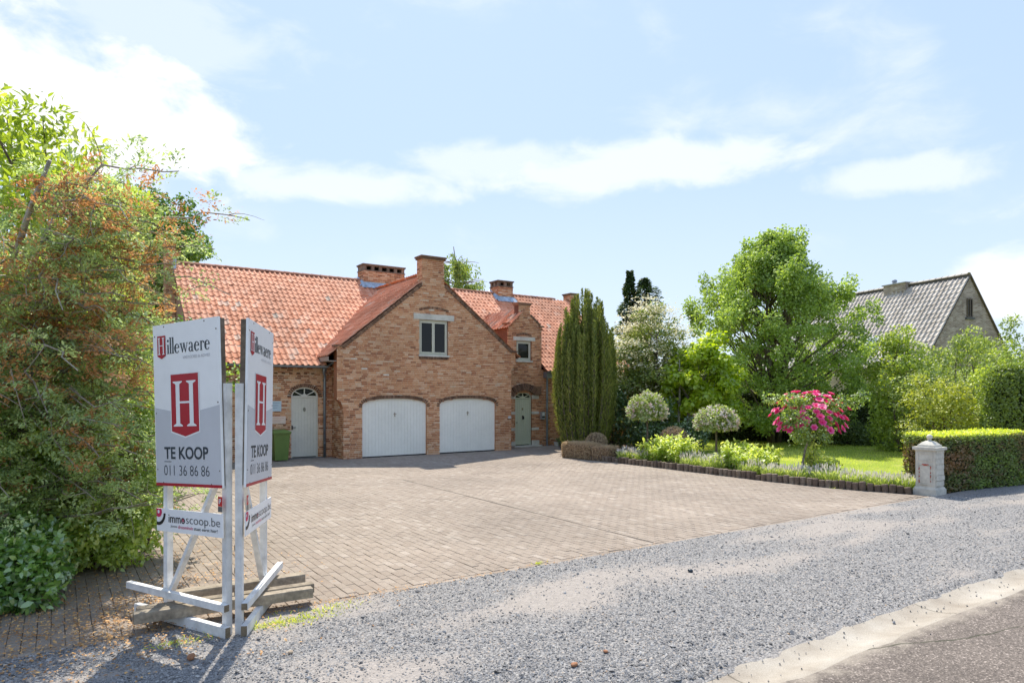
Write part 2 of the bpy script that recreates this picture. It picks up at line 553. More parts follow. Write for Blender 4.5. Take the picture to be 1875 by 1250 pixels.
# chamfered block: top ring, chamfer ring, bottom ring
ring = np.array([(-1, -1), (1, -1), (1, 1), (-1, 1)], float)
tmpl = np.concatenate([np.c_[ring * (lx - .003, ly - .003), np.zeros(4)], np.c_[ring * (lx, ly), np.full(4, -.0035)], np.c_[ring * (lx, ly), np.full(4, -.05)]])
pq = [(0, 1, 2, 3)] + [(4 + k, 4 + (k + 1) % 4, (k + 1) % 4, k) for k in range(4)] + [(8 + k, 8 + (k + 1) % 4, 4 + (k + 1) % 4, 4 + k) for k in range(4)]
pq = np.array(pq)
dist = np.hypot(px_ - 2.6, py_ - 6.2) + np.where((px_ < .8) | (px_ > 8), 5, 0)
order = np.argsort(dist)
ind, rest = order[:300], order[300:]
ptint = np.clip(rng.beta(2, 2, n) * .95 + (rng.random(n) > .988) * .3, 0, .999)
ca, sa = np.cos(ja), np.sin(ja)
def paver_verts(sel):
    T = np.repeat(tmpl[None], len(sel), 0)
    X = T[:, :, 0] * ca[sel, None] - T[:, :, 1] * sa[sel, None] + (px_ + jx)[sel, None]
    Y = T[:, :, 0] * sa[sel, None] + T[:, :, 1] * ca[sel, None] + (py_ + jy)[sel, None]
    Z = T[:, :, 2] + (jz + wave)[sel, None] + T[:, :, 0] * rng.normal(0, .006, (len(sel), 1)) + .006
    return np.stack([X, Y, Z], -1)
g = Geo()
PV = paver_verts(rest)
Q = (pq[None] + (np.arange(len(rest)) * 12)[:, None, None]).reshape(-1, 4)
g.add(PV.reshape(-1, 3), Q, None, np.repeat(ptint[rest], 12))
g.build('paver_field', M['paver'], drive, kind='stuff')
pme = raw_mesh('paver', tmpl, pq, None, np.full(12, .0))
pme.materials.append(M['paver'])
for k in ind:
    o = bpy.data.objects.new('paver', pme)
    link(o, drive)
    o.location = (px_[k] + jx[k], py_[k] + jy[k], jz[k] + wave[k] + .006)
    o.rotation_euler = (0, 0, ja[k])
# soldier row along the gravel edge
g = Geo()
for i, x in enumerate(np.arange(-1.15, 15.1, PL)):
    xx = x + PL / 2
    T = tmpl[:, [1, 0, 2]]
    g.add(T + (xx, 6.80 + PW / 2 - .003, .002 + rng.normal(0, .003)), pq[:, ::-1], None, rng.random())
for i, x in enumerate(cols_x):
    if i % 2 and x < 14.9:
        g.add(tmpl * (1, .5, 1) + (x + PW / 2, 6.905 + PL / 4, .003 + rng.normal(0, .0015)), pq, None, rng.random() * .9)
g.build('border_paver_row', M['paver'], drive, kind='stuff')
# paler filled joint running from the gravel towards the garage
g = Geo()
g.box(7.11, 7.13, 6.95, 15.5, -.03, .0155)
g.build('joint_strip', plain('pale_joint', (.36, .30, .245), .95, grain=(60, .2), stain=(3, .3)), drive)

# ---- lawn and planting bed
def m_lawn():
    m, t = new_mat('lawn_grass')
    P = t.n('ShaderNodeNewGeometry').outputs['Position']
    a = t.n('ShaderNodeTexNoise', {'Vector': P, 'Scale': .8, 'Detail': 6.0, 'Roughness': .6})
    col = t.ramp(a.outputs[0], [(.32, (.20, .28, .035)), (.5, (.30, .36, .055)), (.68, (.42, .41, .12))])
    g = t.n('ShaderNodeTexNoise', {'Vector': P, 'Scale': 40.0, 'Detail': 5.0, 'Roughness': .7})
    col = t.mix(1.0, col, t.maprange(g.outputs[0], .3, .7, .6, 1.35), 'MULTIPLY')
    bn = t.n('ShaderNodeBump', {'Strength': .8, 'Distance': .03, 'Height': g.outputs[0]})
    p = t.n('ShaderNodeBsdfPrincipled', {'Base Color': col, 'Roughness': .9, 'Specular IOR Level': .15, 'Normal': bn})
    t.n('ShaderNodeOutputMaterial', {0: p})
    return m
lawn = sheet('lawn', 15.9, 60, 6.9, 60, .03, m_lawn(), 60, 60, fz=lambda x, y: .05 * (fnoise(x * .3, y * .3, 9) - .5) - .08 * ((y > 17.2) & (x < 22.5)))
M['soil'] = plain('soil', (.13, .085, .055), .95, grain=(30, .4), stain=(2, .3), bump=(30, .8))
g = Geo()
ep = edge_pts[::-1]
V = np.concatenate([np.c_[ep[:, 0] + .05, ep[:, 1], np.full(len(ep), .07)], np.c_[np.full(len(ep), 17.2), ep[:, 1], np.full(len(ep), .07)]])
g.add(V, [(i, i + len(ep), i + len(ep) + 1, i + 1) for i in range(len(ep) - 1)])
g.add([(14.1, 17.7, .07), (17.2, 17.7, .07), (22, 22.3, .07), (17.3, 22.3, .07)], [(0, 1, 2, 3)])
bed = g.build('planting_bed', M['soil'])
tag(bed, kind='structure')
# low verge of soil under the big shrubs on the left
side_bed = sheet('shrub_border', -30, -.45, 6.4, 30, .012, plain('leafy_soil', (.16, .10, .06), .95, grain=(25, .4), stain=(3, .4), bump=(30, .8)), 60, 60,
                 fz=lambda x, y: .04 * np.clip((-.45 - x) * 2, 0, 1) * np.clip((y - 6.4) * 2, 0, 1) + .03 * (fnoise(x * 2, y * 2, 4) - .5))
# ================================================================== the house
house = thing('brick_house', (11, 24, 0), 'orange brick house with red pantile roof and twin white garage doors', 'house')
GY, WY = 21.35, 22.40            # gable front and main front
BL, BH, BJ = .196, .051, .013
brng = np.random.default_rng(11)
BRICK_CAND = []                  # full bricks that may become single objects
GB = {}


def brick_tint():
    return float(np.clip(brng.beta(1.7, 1.7) * .94 + (brng.random() > .992) * .5, 0, .999))


def brick_wall(key, O, u, n, z0, z1, spans, gb, gm, cand=False, proud=.007):
    """courses of single bricks standing proud of a mortar sheet; spans(z) gives the solid intervals along u"""
    O = np.array([O[0], O[1], 0.0]); u = np.array([u[0], u[1], 0.0]); nn = np.array([n[0], n[1], 0.0])
    H = BH + BJ
    k = 0
    z = z0
    while z < z1 - .01:
        zt = min(z + BH, z1)
        for s in range(4):
            a, b = z + H * s / 4, min(z + H * (s + 1) / 4, z1)
            if b <= a: continue
            for (p, q) in spans((a + b) / 2):
                if q - p < .005: continue
                P0 = O + u * p; P1 = O + u * q
                gm.add([P0 + (0, 0, a), P1 + (0, 0, a), P1 + (0, 0, b), P0 + (0, 0, b)], [(0, 1, 2, 3)])
        for (p, q) in spans((z + zt) / 2):
            x = p - brng.random() * BL if k % 2 else p - (0 if p > 0 else 0)
            while x < q:
                L = BL if brng.random() > .22 else BL * .48
                a, b = max(x, p), min(x + L, q)
                full = (x >= p and x + L <= q and L == BL)
                x += L + BJ
                if b - a < .025: continue
                pr = proud + brng.random() * .004
                if full and cand and zt - z > BH - .001:
                    BRICK_CAND.append((O + u * a + (0, 0, z), pr))
                    continue
                gb.frame(O + u * a + (0, 0, z) - nn * .01, u * (b - a), nn * (pr + .01), (0, 0, zt - z), brick_tint())
        z += H
        k += 1


def sub(iv, cuts):
    """intervals minus cuts"""
    outv = []
    for (a, b) in iv:
        segs = [(a, b)]
        for (c, d) in cuts:
            nx = []
            for (p, q) in segs:
                if d <= p or c >= q: nx.append((p, q)); continue
                if c > p: nx.append((p, c))
                if d < q: nx.append((d, q))
            segs = nx
        outv += segs
    return outv


def arch_cut(x0, x1, zb, zs, zc, z, pw=2.2):
    """opening with an arched head: interval at height z"""
    if z < zb or z > zc: return []
    if z <= zs: return [(x0, x1)]
    t = (z - zs) / (zc - zs)
    hw = (x1 - x0) / 2 * (1 - t ** pw) ** (1 / pw)
    c = (x0 + x1) / 2
    return [(c - hw, c + hw)]


def arch_curve(x0, x1, zs, zc, n=40, pw=2.2):
    c, hw = (x0 + x1) / 2, (x1 - x0) / 2
    th_ = np.linspace(PI, 0, n)
    x = c + hw * np.sign(np.cos(th_)) * np.abs(np.cos(th_)) ** (2 / pw)
    z = zs + (zc - zs) * np.abs(np.sin(th_)) ** (2 / pw)
    return np.stack([x, z], 1)


def resample(pts, step):
    d = np.r_[0, np.cumsum(np.hypot(*np.diff(pts, axis=0).T))]
    m = max(2, int(round(d[-1] / step)) + 1)
    s = np.linspace(0, d[-1], m)
    return np.stack([np.interp(s, d, pts[:, 0]), np.interp(s, d, pts[:, 1])], 1)


def arch_ring(name, curve, Y, h, w, parent, proud=.02, depth=.09, mat='dark_brick', back=.03):
    """bricks on end following an arch in a wall that faces -Y"""
    pts = resample(np.asarray(curve, float), w)
    g = Geo(); gm = Geo()
    for i in range(len(pts) - 1):
        p, q = pts[i], pts[i + 1]
        t_ = (q - p) / np.linalg.norm(q - p)
        nrm = np.array([-t_[1], t_[0]])
        L = np.linalg.norm(q - p)
        a = p + t_ * .004; b = q - t_ * .004
        k = 1 + .10 * (h / .11)
        mid = (p + q) / 2
        o1 = a; o2 = b
        i1 = mid + (a - mid) * 1.05 + nrm * h; i2 = mid + (b - mid) * 1.05 + nrm * h
        y0, y1 = Y - proud - brng.random() * .004, Y + depth
        V = [(o1[0], y0, o1[1]), (o2[0], y0, o2[1]), (i2[0], y0, i2[1]), (i1[0], y0, i1[1]),
             (o1[0], y1, o1[1]), (o2[0], y1, o2[1]), (i2[0], y1, i2[1]), (i1[0], y1, i1[1])]
        g.add(V, BOXQ, None, brng.random())
        j1 = p + nrm * h * .99; j2 = q + nrm * h * .99
        ym = Y - proud + .012
        gm.add([(p[0], ym, p[1]), (q[0], ym, q[1]), (j2[0], ym, j2[1]), (j1[0], ym, j1[1]),
                (p[0], y1, p[1]), (q[0], y1, q[1])], [(0, 1, 2, 3), (0, 4, 5, 1)])
    o = g.build(name, M[mat], parent, kind='stuff')
    gm.build('mortar_bed', M['mortar'], o)
    return o


# ---- gable wall
def gable_edges(z):
    if z < 1.50: l = 7.73
    elif z < 1.95:
        t = (z - 1.50) / .45
        l = 7.73 - .22 * (1 - math.sqrt(max(0, 1 - t * t)))
    elif z < 3.68: l = 7.51
    elif z < 5.98: l = 7.74 + (z - 3.68) / .805
    else: l = 10.575
    if z < 2.9: r = 14.30
    elif z < 3.25: r = 14.30 + .20 * ((z - 2.9) / .35) ** 2
    elif z < 3.74: r = 14.50
    elif z < 6.0: r = 14.30 - (z - 3.74) / .786
    else: r = 11.43
    return l, r


def gable_spans(z):
    l, r = gable_edges(z)
    cuts = arch_cut(8.37, 10.74, -1, 1.75, 1.985, z) + arch_cut(11.25, 13.60, -1, 1.75, 1.975, z)
    if 3.46 < z < 4.73: cuts.append((10.45, 11.59))
    return sub([(l, r)], cuts)


def clear_spans(l, r, cuts):
    return lambda z: sub([(l, r)], [c for f in cuts for c in f(z)])


gable = thing_wall = None
gb, gm = Geo(), Geo()
brick_wall('gable', (0, GY), (1, 0), (0, -1), 0.0, 6.86, gable_spans, gb, gm, cand=True)
front_gable = gm.build('front_gable_wall', M['mortar'], house)
gbrest = gb
# side walls of the projecting gable
gb2, gm2 = Geo(), Geo()
brick_wall('gs', (7.72, WY), (0, -1), (-1, 0), 0.0, 3.6, lambda z: [(0, WY - GY - .004)], gb2, gm2)
# corbelled shoulder of the gable: solid piece behind the brick face
side = gm2.build('gable_side_wall', M['mortar'], house)
gb2.build('brick_courses', M['brick'], side, kind='stuff')
gb2, gm2 = Geo(), Geo()
brick_wall('gs2', (14.31, GY + .004), (0, 1), (1, 0), 0.0, 3.6, lambda z: [(0, WY - GY)], gb2, gm2)
side = gm2.build('gable_side_wall', M['mortar'], house)
gb2.build('brick_courses', M['brick'], side, kind='stuff')
g, g2 = Geo(), Geo()
zz = np.linspace(1.50, 3.66, 30)
for (a, b) in zip(zz[:-1], zz[1:]):
    la, ra = gable_edges(a); lb, rb = gable_edges(b)
    g.add([(la, GY + .002, a), (lb, GY + .002, b), (lb, GY + .30, b), (la, GY + .30, a)], [(0, 1, 2, 3)], None, .5)
    g2.add([(ra, GY + .002, a), (rb, GY + .002, b), (rb, GY + .30, b), (ra, GY + .30, a)], [(0, 1, 2, 3)], None, .5)
    g.add([(la, GY + .30, a), (lb, GY + .30, b), (7.73, GY + .30, b), (7.73, GY + .30, a)], [(0, 1, 2, 3)], None, .5)
g.build('shoulder_corbel', M['brick'], house)
g2.build('shoulder_corbel', M['brick'], house)
# tower on top of the gable: sides and back
gb3, gm3 = Geo(), Geo()
brick_wall('t1', (10.575, GY + .42), (0, -1), (-1, 0), 5.6, 6.86, lambda z: [(0, .418)], gb3, gm3)
brick_wall('t2', (11.43, GY + .002), (0, 1), (1, 0), 5.6, 6.86, lambda z: [(0, .418)], gb3, gm3)
gm3.box(10.58, 11.425, GY + .415, GY + .42, 5.6, 6.86)
tw = gm3.build('gable_finial', M['mortar'], house)
gb3.build('brick_courses', M['brick'], tw, kind='stuff')
g = Geo()
g.box(10.53, 11.475, GY - .05, GY + .46, 6.86, 6.92, .1)
g.box(10.50, 11.505, GY - .08, GY + .49, 6.92, 6.975, .35)
g.build('finial_cap', M['dark_brick'], tw)

# soldier courses up the verges, kneelers
def verge(pa, pb, name):
    arch_ring(name, [pa, pb], GY, .115, .062, front_gable, proud=.028, depth=.10)
verge((7.72, 3.60), (10.575, 5.90), 'verge_bricks')
verge((11.43, 5.93), (14.32, 3.66), 'verge_bricks')
g = Geo()
g.box(7.44, 7.80, GY - .045, GY + .3, 3.665, 3.735, .2)
g.build('kneeler_stone', M['dark_brick'], house)
g = Geo()
g.box(14.24, 14.58, GY - .045, GY + .3, 3.70, 3.77, .3)
g.build('kneeler_stone', M['dark_brick'], house)

# ---- main front wall, left of gable and right of gable
DL = (6.345, 7.235)   # left door
def left_spans(z):
    return sub([(3.5, 7.73)], arch_cut(DL[0], DL[1], -1, 2.06, 2.36, z, 2.0))
def dormer_edges(z):
    if z < 3.1: return (14.30, 21.4)
    if z < 4.72: return (14.83, 16.50)
    if z < 4.95: return (14.86, 16.52)
    if z < 5.30: return (15.00 + (z - 4.95) / .95, 16.40 - (z - 4.95) / .80)
    return (15.37, 15.93)
def right_spans(z):
    l, r = dormer_edges(z)
    cuts = arch_cut(15.20, 16.01, -1, 1.99, 2.20, z, 2.0)
    if 3.42 < z < 4.27: cuts.append((15.26, 16.00))
    return sub([(l, r)], cuts)
gb4, gm4 = Geo(), Geo()
brick_wall('l', (0, WY), (1, 0), (0, -1), 0.0, 3.06, left_spans, gb4, gm4)
lw = gm4.build('left_wing_wall', M['mortar'], house)
gb4.build('brick_courses', M['brick'], lw, kind='stuff')
gb5, gm5 = Geo(), Geo()
brick_wall('r', (0, WY), (1, 0), (0, -1), 0.0, 5.72, right_spans, gb5, gm5)
rw = gm5.build('right_wing_wall', M['mortar'], house)
gb5.build('brick_courses', M['brick'], rw, kind='stuff')
g = Geo()
g.box(15.36, 15.94, WY + .008, WY + .30, 4.9, 5.72)
g.box(14.83, 14.86, WY + .008, WY + 2.2, 3.2, 4.78)
g.box(16.49, 16.52, WY + .008, WY + 2.2, 3.2, 4.78)
g.add([(14.84, WY + .02, 4.7), (16.50, WY + .02, 4.7), (15.66, WY + .02, 5.55)], None, [(0, 1, 2)])
g.build('dormer_cheek', pieces('cheek_tile', [(0, (.15, .07, .045)), (1, (.20, .10, .065))], stain=(4, .3)), house)
g = Geo()
g.box(15.33, 15.97, WY - .035, WY + .33, 5.70, 5.76, .2)
g.box(15.30, 16.00, WY - .06, WY + .36, 5.76, 5.81, .4)
g.build('dormer_cap', M['dark_brick'], house)
for (x0, x1, zz_) in [(14.76, 15.02, 4.90), (16.38, 16.62, 4.86)]:
    g = Geo(); g.box(x0, x1, WY - .05, WY + .3, zz_, zz_ + .06, .3); g.build('kneeler_stone', M['dark_brick'], house)
arch_ring('verge_bricks', [(15.00, 4.93), (15.37, 5.29)], WY, .09, .06, rw, .025, .1)
arch_ring('verge_bricks', [(15.93, 5.29), (16.42, 4.90)], WY, .09, .06, rw, .025, .1)
# end walls and back of the house (plain brick sheets with courses in the material are hidden from the street)
M['brick_sheet'] = pieces('brick_sheet', [(0, (.40, .19, .11)), (1, (.46, .24, .15))], grain=(14, .35), stain=(1, .2))
g = Geo()
BYK = 31.6
g.add([(3.5, WY, 0), (3.5, BYK, 0), (3.5, BYK, 3.05), (3.5, 27.0, 6.7), (3.5, WY, 3.05)], None, [(0, 1, 2), (0, 2, 4), (2, 3, 4)])
g.add([(21.4, WY, 0), (21.4, BYK, 0), (21.4, BYK, 3.05), (21.4, 27.0, 6.7), (21.4, WY, 3.05)], None, [(0, 1, 2), (0, 2, 4), (2, 3, 4)])
g.box(3.5, 21.4, BYK - .05, BYK, 0, 3.05)
g.build('end_wall', M['brick_sheet'], house)
# soffit bricks under the left eave
g = Geo()
for x in np.arange(3.4, 7.2, .24):
    g.box(x, x + .1, WY - .035, WY + .02, 2.78, 2.83, brng.random())
g.build('dentil_bricks', M['dark_brick'], lw, kind='stuff')

# arches over the openings
arch_ring('garage_arch', np.r_[[(8.36, 1.68)], arch_curve(8.36, 10.75, 1.75, 1.985)[1:-1], [(10.75, 1.68)]], GY, .105, .062, front_gable)
arch_ring('garage_arch', np.r_[[(11.24, 1.68)], arch_curve(11.24, 13.61, 1.75, 1.975)[1:-1], [(13.61, 1.68)]], GY, .105, .062, front_gable)
arch_ring('window_arch', [(10.46, 5.03), (10.75, 5.10), (11.03, 5.125), (11.30, 5.10), (11.60, 5.03)], GY, .085, .062, front_gable, .012, .05)
arch_ring('door_arch', np.r_[[(DL[0] - .01, 2.02)], arch_curve(DL[0] - .01, DL[1] + .01, 2.06, 2.36, 40, 2.0)[1:-1], [(DL[1] + .01, 2.02)]], WY, .115, .06, lw)
arch_ring('window_arch', [(15.27, 4.44), (15.45, 4.50), (15.63, 4.52), (15.81, 4.50), (15.99, 4.44)], WY, .085, .06, rw, .012, .05)
# heavy hood of bricks over the front door
arch_ring('door_hood', [(15.08, 2.02), (15.14, 2.12), (15.36, 2.24), (15.62, 2.29), (15.88, 2.24), (16.08, 2.10)], WY, .27, .066, rw, proud=.12, depth=.05)
g = Geo()
g.box(16.10, 16.42, WY - .12, WY + .02, 2.09, 2.40, .2)
g.box(16.09, 16.45, WY - .14, WY + .02, 2.40, 2.45, .5)
g.build('hood_shoulder', M['dark_brick'], rw)

# reveals of the openings
def reveal(curve, Y, depth, mat, parent, name='reveal'):
    g = Geo()
    c = np.asarray(curve)
    for p, q in zip(c[:-1], c[1:]):
        g.add([(p[0], Y, p[1]), (q[0], Y, q[1]), (q[0], Y + depth, q[1]), (p[0], Y + depth, p[1])], [(0, 1, 2, 3)], None, brng.random())
    g.build(name, mat, parent)
for (x0, x1, zc) in [(8.37, 10.74, 1.985), (11.25, 13.60, 1.975)]:
    reveal(np.r_[[(x0, 0)], arch_curve(x0, x1, 1.75, zc), [(x1, 0)]], GY - .004, .13, M['brick'], front_gable)
reveal(np.r_[[(DL[0], 0)], arch_curve(DL[0], DL[1], 2.06, 2.36, 40, 2.0), [(DL[1], 0)]], WY - .004, .14, M['brick'], lw)
reveal(np.r_[[(15.20, 0)], arch_curve(15.20, 16.01, 1.99, 2.20, 40, 2.0), [(16.01, 0)]], WY - .004, .14, M['brick'], rw)
reveal([(10.45, 3.46), (10.45, 4.73), (11.59, 4.73), (11.59, 3.46)], GY - .004, .12, M['brick'], front_gable)
reveal([(15.26, 3.42), (15.26, 4.27), (16.00, 4.27), (16.00, 3.42)], WY - .004, .12, M['brick'], rw)


# ---- garage doors: vertical boards with grooves
def boards(x0, x1, zb, top, Y, nb, mat, name, parent, th=.03, groove=.006):
    g = Geo()
    wv = (x1 - x0) / nb
    for i in range(nb):
        a, b = x0 + wv * i + groove / 2, x0 + wv * (i + 1) - groove / 2
        for (p, q, yy) in [(a, b, Y)]:
            k = 3
            xs = np.linspace(p, q, k + 1)
            for c_, d_ in zip(xs[:-1], xs[1:]):
                zc_, zd_ = top(c_), top(d_)
                V = [(c_, yy, zb), (d_, yy, zb), (d_, yy + th, zb), (c_, yy + th, zb), (c_, yy, zc_), (d_, yy, zd_), (d_, yy + th, zd_), (c_, yy + th, zc_)]
                g.add(V, BOXQ, None, .5)
        xs = (b, b + groove)
        g.add([(xs[0], Y + .008, zb), (xs[1], Y + .008, zb), (xs[1], Y + .008, top(xs[1])), (xs[0], Y + .008, top(xs[0]))], [(0, 1, 2, 3)], None, .5)
    return g.build(name, mat, parent)


def arch_top(x0, x1, zs, zc, pw=2.2):
    def f(x):
        t = min(1.0, abs((x - (x0 + x1) / 2) / ((x1 - x0) / 2)))
        return zs + (zc - zs) * (1 - t ** pw) ** (1 / pw)
    return f
for (x0, x1, zc, lab) in [(8.375, 10.735, 1.98, 'wider looking garage door on the left'), (11.255, 13.595, 1.97, 'garage door on the right')]:
    d = boards(x0, x1, .045, arch_top(x0, x1, 1.75, zc), GY + .055, 20, M['white_paint'], 'garage_door', house, groove=.013)
    d['label'] = 'white vertically boarded ' + lab
    g = Geo()
    cx_ = (x0 + x1) / 2
    g.box(cx_ - .015, cx_ + .015, GY + .035, GY + .06, 1.36, 1.50)
    g.box(cx_ - .05, cx_ + .05, GY + .02, GY + .036, 1.44, 1.465)
    g.build('handle', plain('dull_brass', (.42, .36, .30), .4, .5, .5), d)
    g = Geo()
    g.box(x0, x1, GY + .05, GY + .10, .0, .040)
    g.build('bottom_seal', M['black'], d)


# ---- doors with a fanlight
def panel_door(x0, x1, zb, zt, zc, Y, mat, name, label, nb):
    d = boards(x0 + .045, x1 - .045, zb + .03, lambda x: zt - .06, Y + .06, nb, mat, name, house)
    d['label'] = label
    f = Geo()
    f.box(x0, x0 + .045, Y + .035, Y + .12, zb, zt)
    f.box(x1 - .045, x1, Y + .035, Y + .12, zb, zt)
    f.box(x0 + .046, x1 - .046, Y + .04, Y + .12, zt - .055, zt)
    c = (x0 + x1) / 2
    o_ = arch_curve(x0 + .001, x1 - .001, zt, zc - .003, 24, 2.0); i_ = arch_curve(x0 + .05, x1 - .05, zt, zc - .05, 24, 2.0)
    for k in range(23):
        f.add([(o_[k][0], Y + .035, o_[k][1]), (o_[k + 1][0], Y + .035, o_[k + 1][1]), (i_[k + 1][0], Y + .035, i_[k + 1][1]), (i_[k][0], Y + .035, i_[k][1]),
               (o_[k][0], Y + .1, o_[k][1]), (o_[k + 1][0], Y + .1, o_[k + 1][1]), (i_[k + 1][0], Y + .1, i_[k + 1][1]), (i_[k][0], Y + .1, i_[k][1])], BOXQ, None, .5)
    for a in (35, 90, 145):
        L = (x1 - x0) / 2 - .05
        hh = zc - .05 - zt
        dx, dz = L * math.cos(rad(a)), hh * math.sin(rad(a)) * 1.05
        f.bar((c + dx * .12, Y + .06, zt), (c + dx, Y + .06, zt + dz), .03, .035, (0, 1, 0))
    f.prism([(.075 * math.cos(a), .07 * math.sin(a)) for a in np.linspace(0, PI, 9)], (c, Y + .04, zt), (1, 0, 0), (0, 0, 1), (0, -1, 0), .05)
    f.build('door_frame', mat, d)
    gl = Geo()
    gl.prism(np.r_[[(x0 + .02, zt)], arch_curve(x0 + .02, x1 - .02, zt, zc - .02, 20, 2.0), [(x1 - .02, zt)]], (0, Y + .085, 0), (1, 0, 0), (0, 0, 1), (0, -1, 0), .01)
    gl.build('fanlight_pane', M['glass'], d)
    return d
d1 = panel_door(DL[0], DL[1], .03, 2.07, 2.36, WY, M['door_grey'], 'side_door', 'pale grey boarded side door with arched fanlight', 8)
g = Geo(); g.bar((DL[0] + .03, WY + .0, 1.03), (DL[0] + .15, WY + .0, 1.03), .02, .02); g.box(DL[0] + .02, DL[0] + .05, WY + .0, WY + .06, .96, 1.10)
g.build('handle', M['black'], d1)
g = Geo(); g.prism([(.045 * math.cos(a), .07 * math.sin(a)) for a in np.linspace(0, 2 * PI, 13)[:-1]], (6.79, WY + .045, 1.62), (1, 0, 0), (0, 0, 1), (0, -1, 0), .02)
g.build('number_plate', plain('weathered_plate', (.25, .24, .19), .6), d1)
g = Geo(); g.box(DL[0] - .1, DL[1] + .12, WY - .16, WY + .1, -.02, .035); g.build('doorstep', plain('bluestone', (.16, .16, .15), .8), d1)
d2 = panel_door(15.205, 16.005, .06, 1.985, 2.20, WY, M['door_green'], 'front_door', 'sage green boarded front door with small arched fanlight', 7)
g = Geo(); g.bar((15.60, WY + .0, 1.22), (15.62, WY + .01, 1.12), .05, .045, (0, 1, 0)); g.box(15.585, 15.635, WY + .02, WY + .06, 1.1, 1.26); g.build('knocker', M['black'], d2)
g = Geo(); g.bar((15.25, WY + .02, .98), (15.33, WY + .02, .98), .02, .02); g.build('handle', M['black'], d2)
g = Geo(); g.prism([(.03 * math.cos(a), .055 * math.sin(a)) for a in np.linspace(0, 2 * PI, 13)[:-1]], (15.60, WY + .045, 1.52), (1, 0, 0), (0, 0, 1), (0, -1, 0), .02)
g.build('number_plate', plain('brass_plate', (.30, .27, .13), .5), d2)
g = Geo(); g.box(15.05, 16.40, WY - .22, WY + .12, -.02, .055); g.build('doorstep', M['stone'], d2)
# pale stone blocks beside the front door
for (x0, x1, z0_, z1_) in [(14.98, 15.20, 1.93, 2.06), (16.01, 16.36, 1.93, 2.08), (14.93, 15.20, 1.31, 1.42), (16.01, 16.36, 1.31, 1.42),
                           (14.93, 15.20, .66, .77), (16.01, 16.36, .66, .77), (14.98, 15.20, .06, .22), (16.01, 16.38, .06, .24)]:
    g = Geo(); g.box(x0, x1, WY - .03, WY + .12, z0_, z1_); g.build('stone_block', M['stone'], rw)


# ---- windows
def casement(x0, x1, z0, z1, Y, leaves_n, parent):
    fr = Geo()
    t_ = .055
    fr.box(x0, x1, Y + .05, Y + .12, z1 - t_, z1); fr.box(x0, x1, Y + .05, Y + .12, z0, z0 + t_)
    fr.box(x0, x0 + t_, Y + .05, Y + .12, z0 + t_, z1 - t_); fr.box(x1 - t_, x1, Y + .05, Y + .12, z0 + t_, z1 - t_)
    win = fr.build('window', M['frame'], parent)
    wv = (x1 - x0 - 2 * t_) / leaves_n
    for i in range(leaves_n):
        a = x0 + t_ + wv * i; b = a + wv
        s = Geo(); q = .05
        zz0, zz1 = z0 + t_ + .002, z1 - t_ - .002
        s.box(a + .002, b - .002, Y + .035, Y + .09, zz1 - q, zz1); s.box(a + .002, b - .002, Y + .035, Y + .09, zz0, zz0 + q)
        s.box(a + .002, a + q, Y + .035, Y + .09, zz0 + q, zz1 - q); s.box(b - q, b - .002, Y + .035, Y + .09, zz0 + q, zz1 - q)
        s.build('sash', M['frame'], win)
        p = Geo(); p.box(a + q - .01, b - q + .01, Y + .06, Y + .066, zz0 + q - .01, zz1 - q + .01)
        p.build('pane', M['glass'], win)
    return win
w1 = casement(10.455, 11.585, 3.50, 4.725, GY, 2, house)
g = Geo(); g.box(10.42, 11.62, GY - .06, GY + .1, 3.44, 3.50); g.build('sill', M['stone'], w1)
g = Geo()
for x in np.arange(10.44, 11.6, .065): g.box(x, x + .055, GY - .045, GY + .05, 3.35, 3.44, brng.random())
g.build('sill_bricks', M['dark_brick'], w1)
g = Geo(); g.box(10.23, 11.83, GY - .022, GY + .1, 4.735, 4.935); g.build('lintel', M['stone'], w1)
w2 = casement(15.265, 15.995, 3.47, 4.265, WY, 1, house)
g = Geo(); g.box(15.22, 16.04, WY - .06, WY + .1, 3.41, 3.47); g.build('sill', M['stone'], w2)
g = Geo(); g.box(15.10, 16.18, WY - .02, WY + .1, 4.275, 4.43); g.build('lintel', M['stone'], w2)

# ---- single bricks picked out of the gable face: the ones that show largest
BRICK_CAND.sort(key=lambda b: (b[0][0] - 7.6) ** 2 + (b[0][2] - 1.2) ** 2 * 1.0)
bt = Geo(); bt.box(0, BL, -.010, .010, 0, BH, 0.0)
bme = bt.data('brick'); bme.materials.append(M['brick'])
for i, (p, pr) in enumerate(BRICK_CAND):
    if i < 300:
        o = bpy.data.objects.new('brick', bme)
        link(o, front_gable)
        o.location = (p[0], p[1] + .010 - pr, p[2])
    else:
        gbrest.frame(p + (0, .01, 0), (BL, 0, 0), (0, -(pr + .01), 0), (0, 0, BH), brick_tint())
gbrest.build('brick_courses', M['brick'], front_gable, kind='stuff')

# ================================================================== roofs
TWD, TEX = .19, .30
def tile_template():
    """one S-shaped clay pantile: u across, v up the slope, w off the roof"""
    us = np.linspace(0, 1, 8)
    prof = np.where(us < .62, -.020 * np.sin(us / .62 * PI), .034 * np.sin((us - .62) / .38 * PI)) + .012
    V = []
    for v, lift in ((0.0, .020), (TEX + .05, 0.0)):
        for uu, pz in zip(us, prof):
            V.append((uu * TWD * 1.06, v, pz + lift))
    for uu, pz in zip(us, prof):
        V.append((uu * TWD * 1.06, .002, pz + .020 - .018))
    k = 8
    Q = [(i, i + 1, k + i + 1, k + i) for i in range(k - 1)] + [(2 * k + i, 2 * k + i + 1, i + 1, i) for i in range(k - 1)]
    return np.array(V), np.array(Q)
TV, TQ = tile_template()
trng = np.random.default_rng(5)


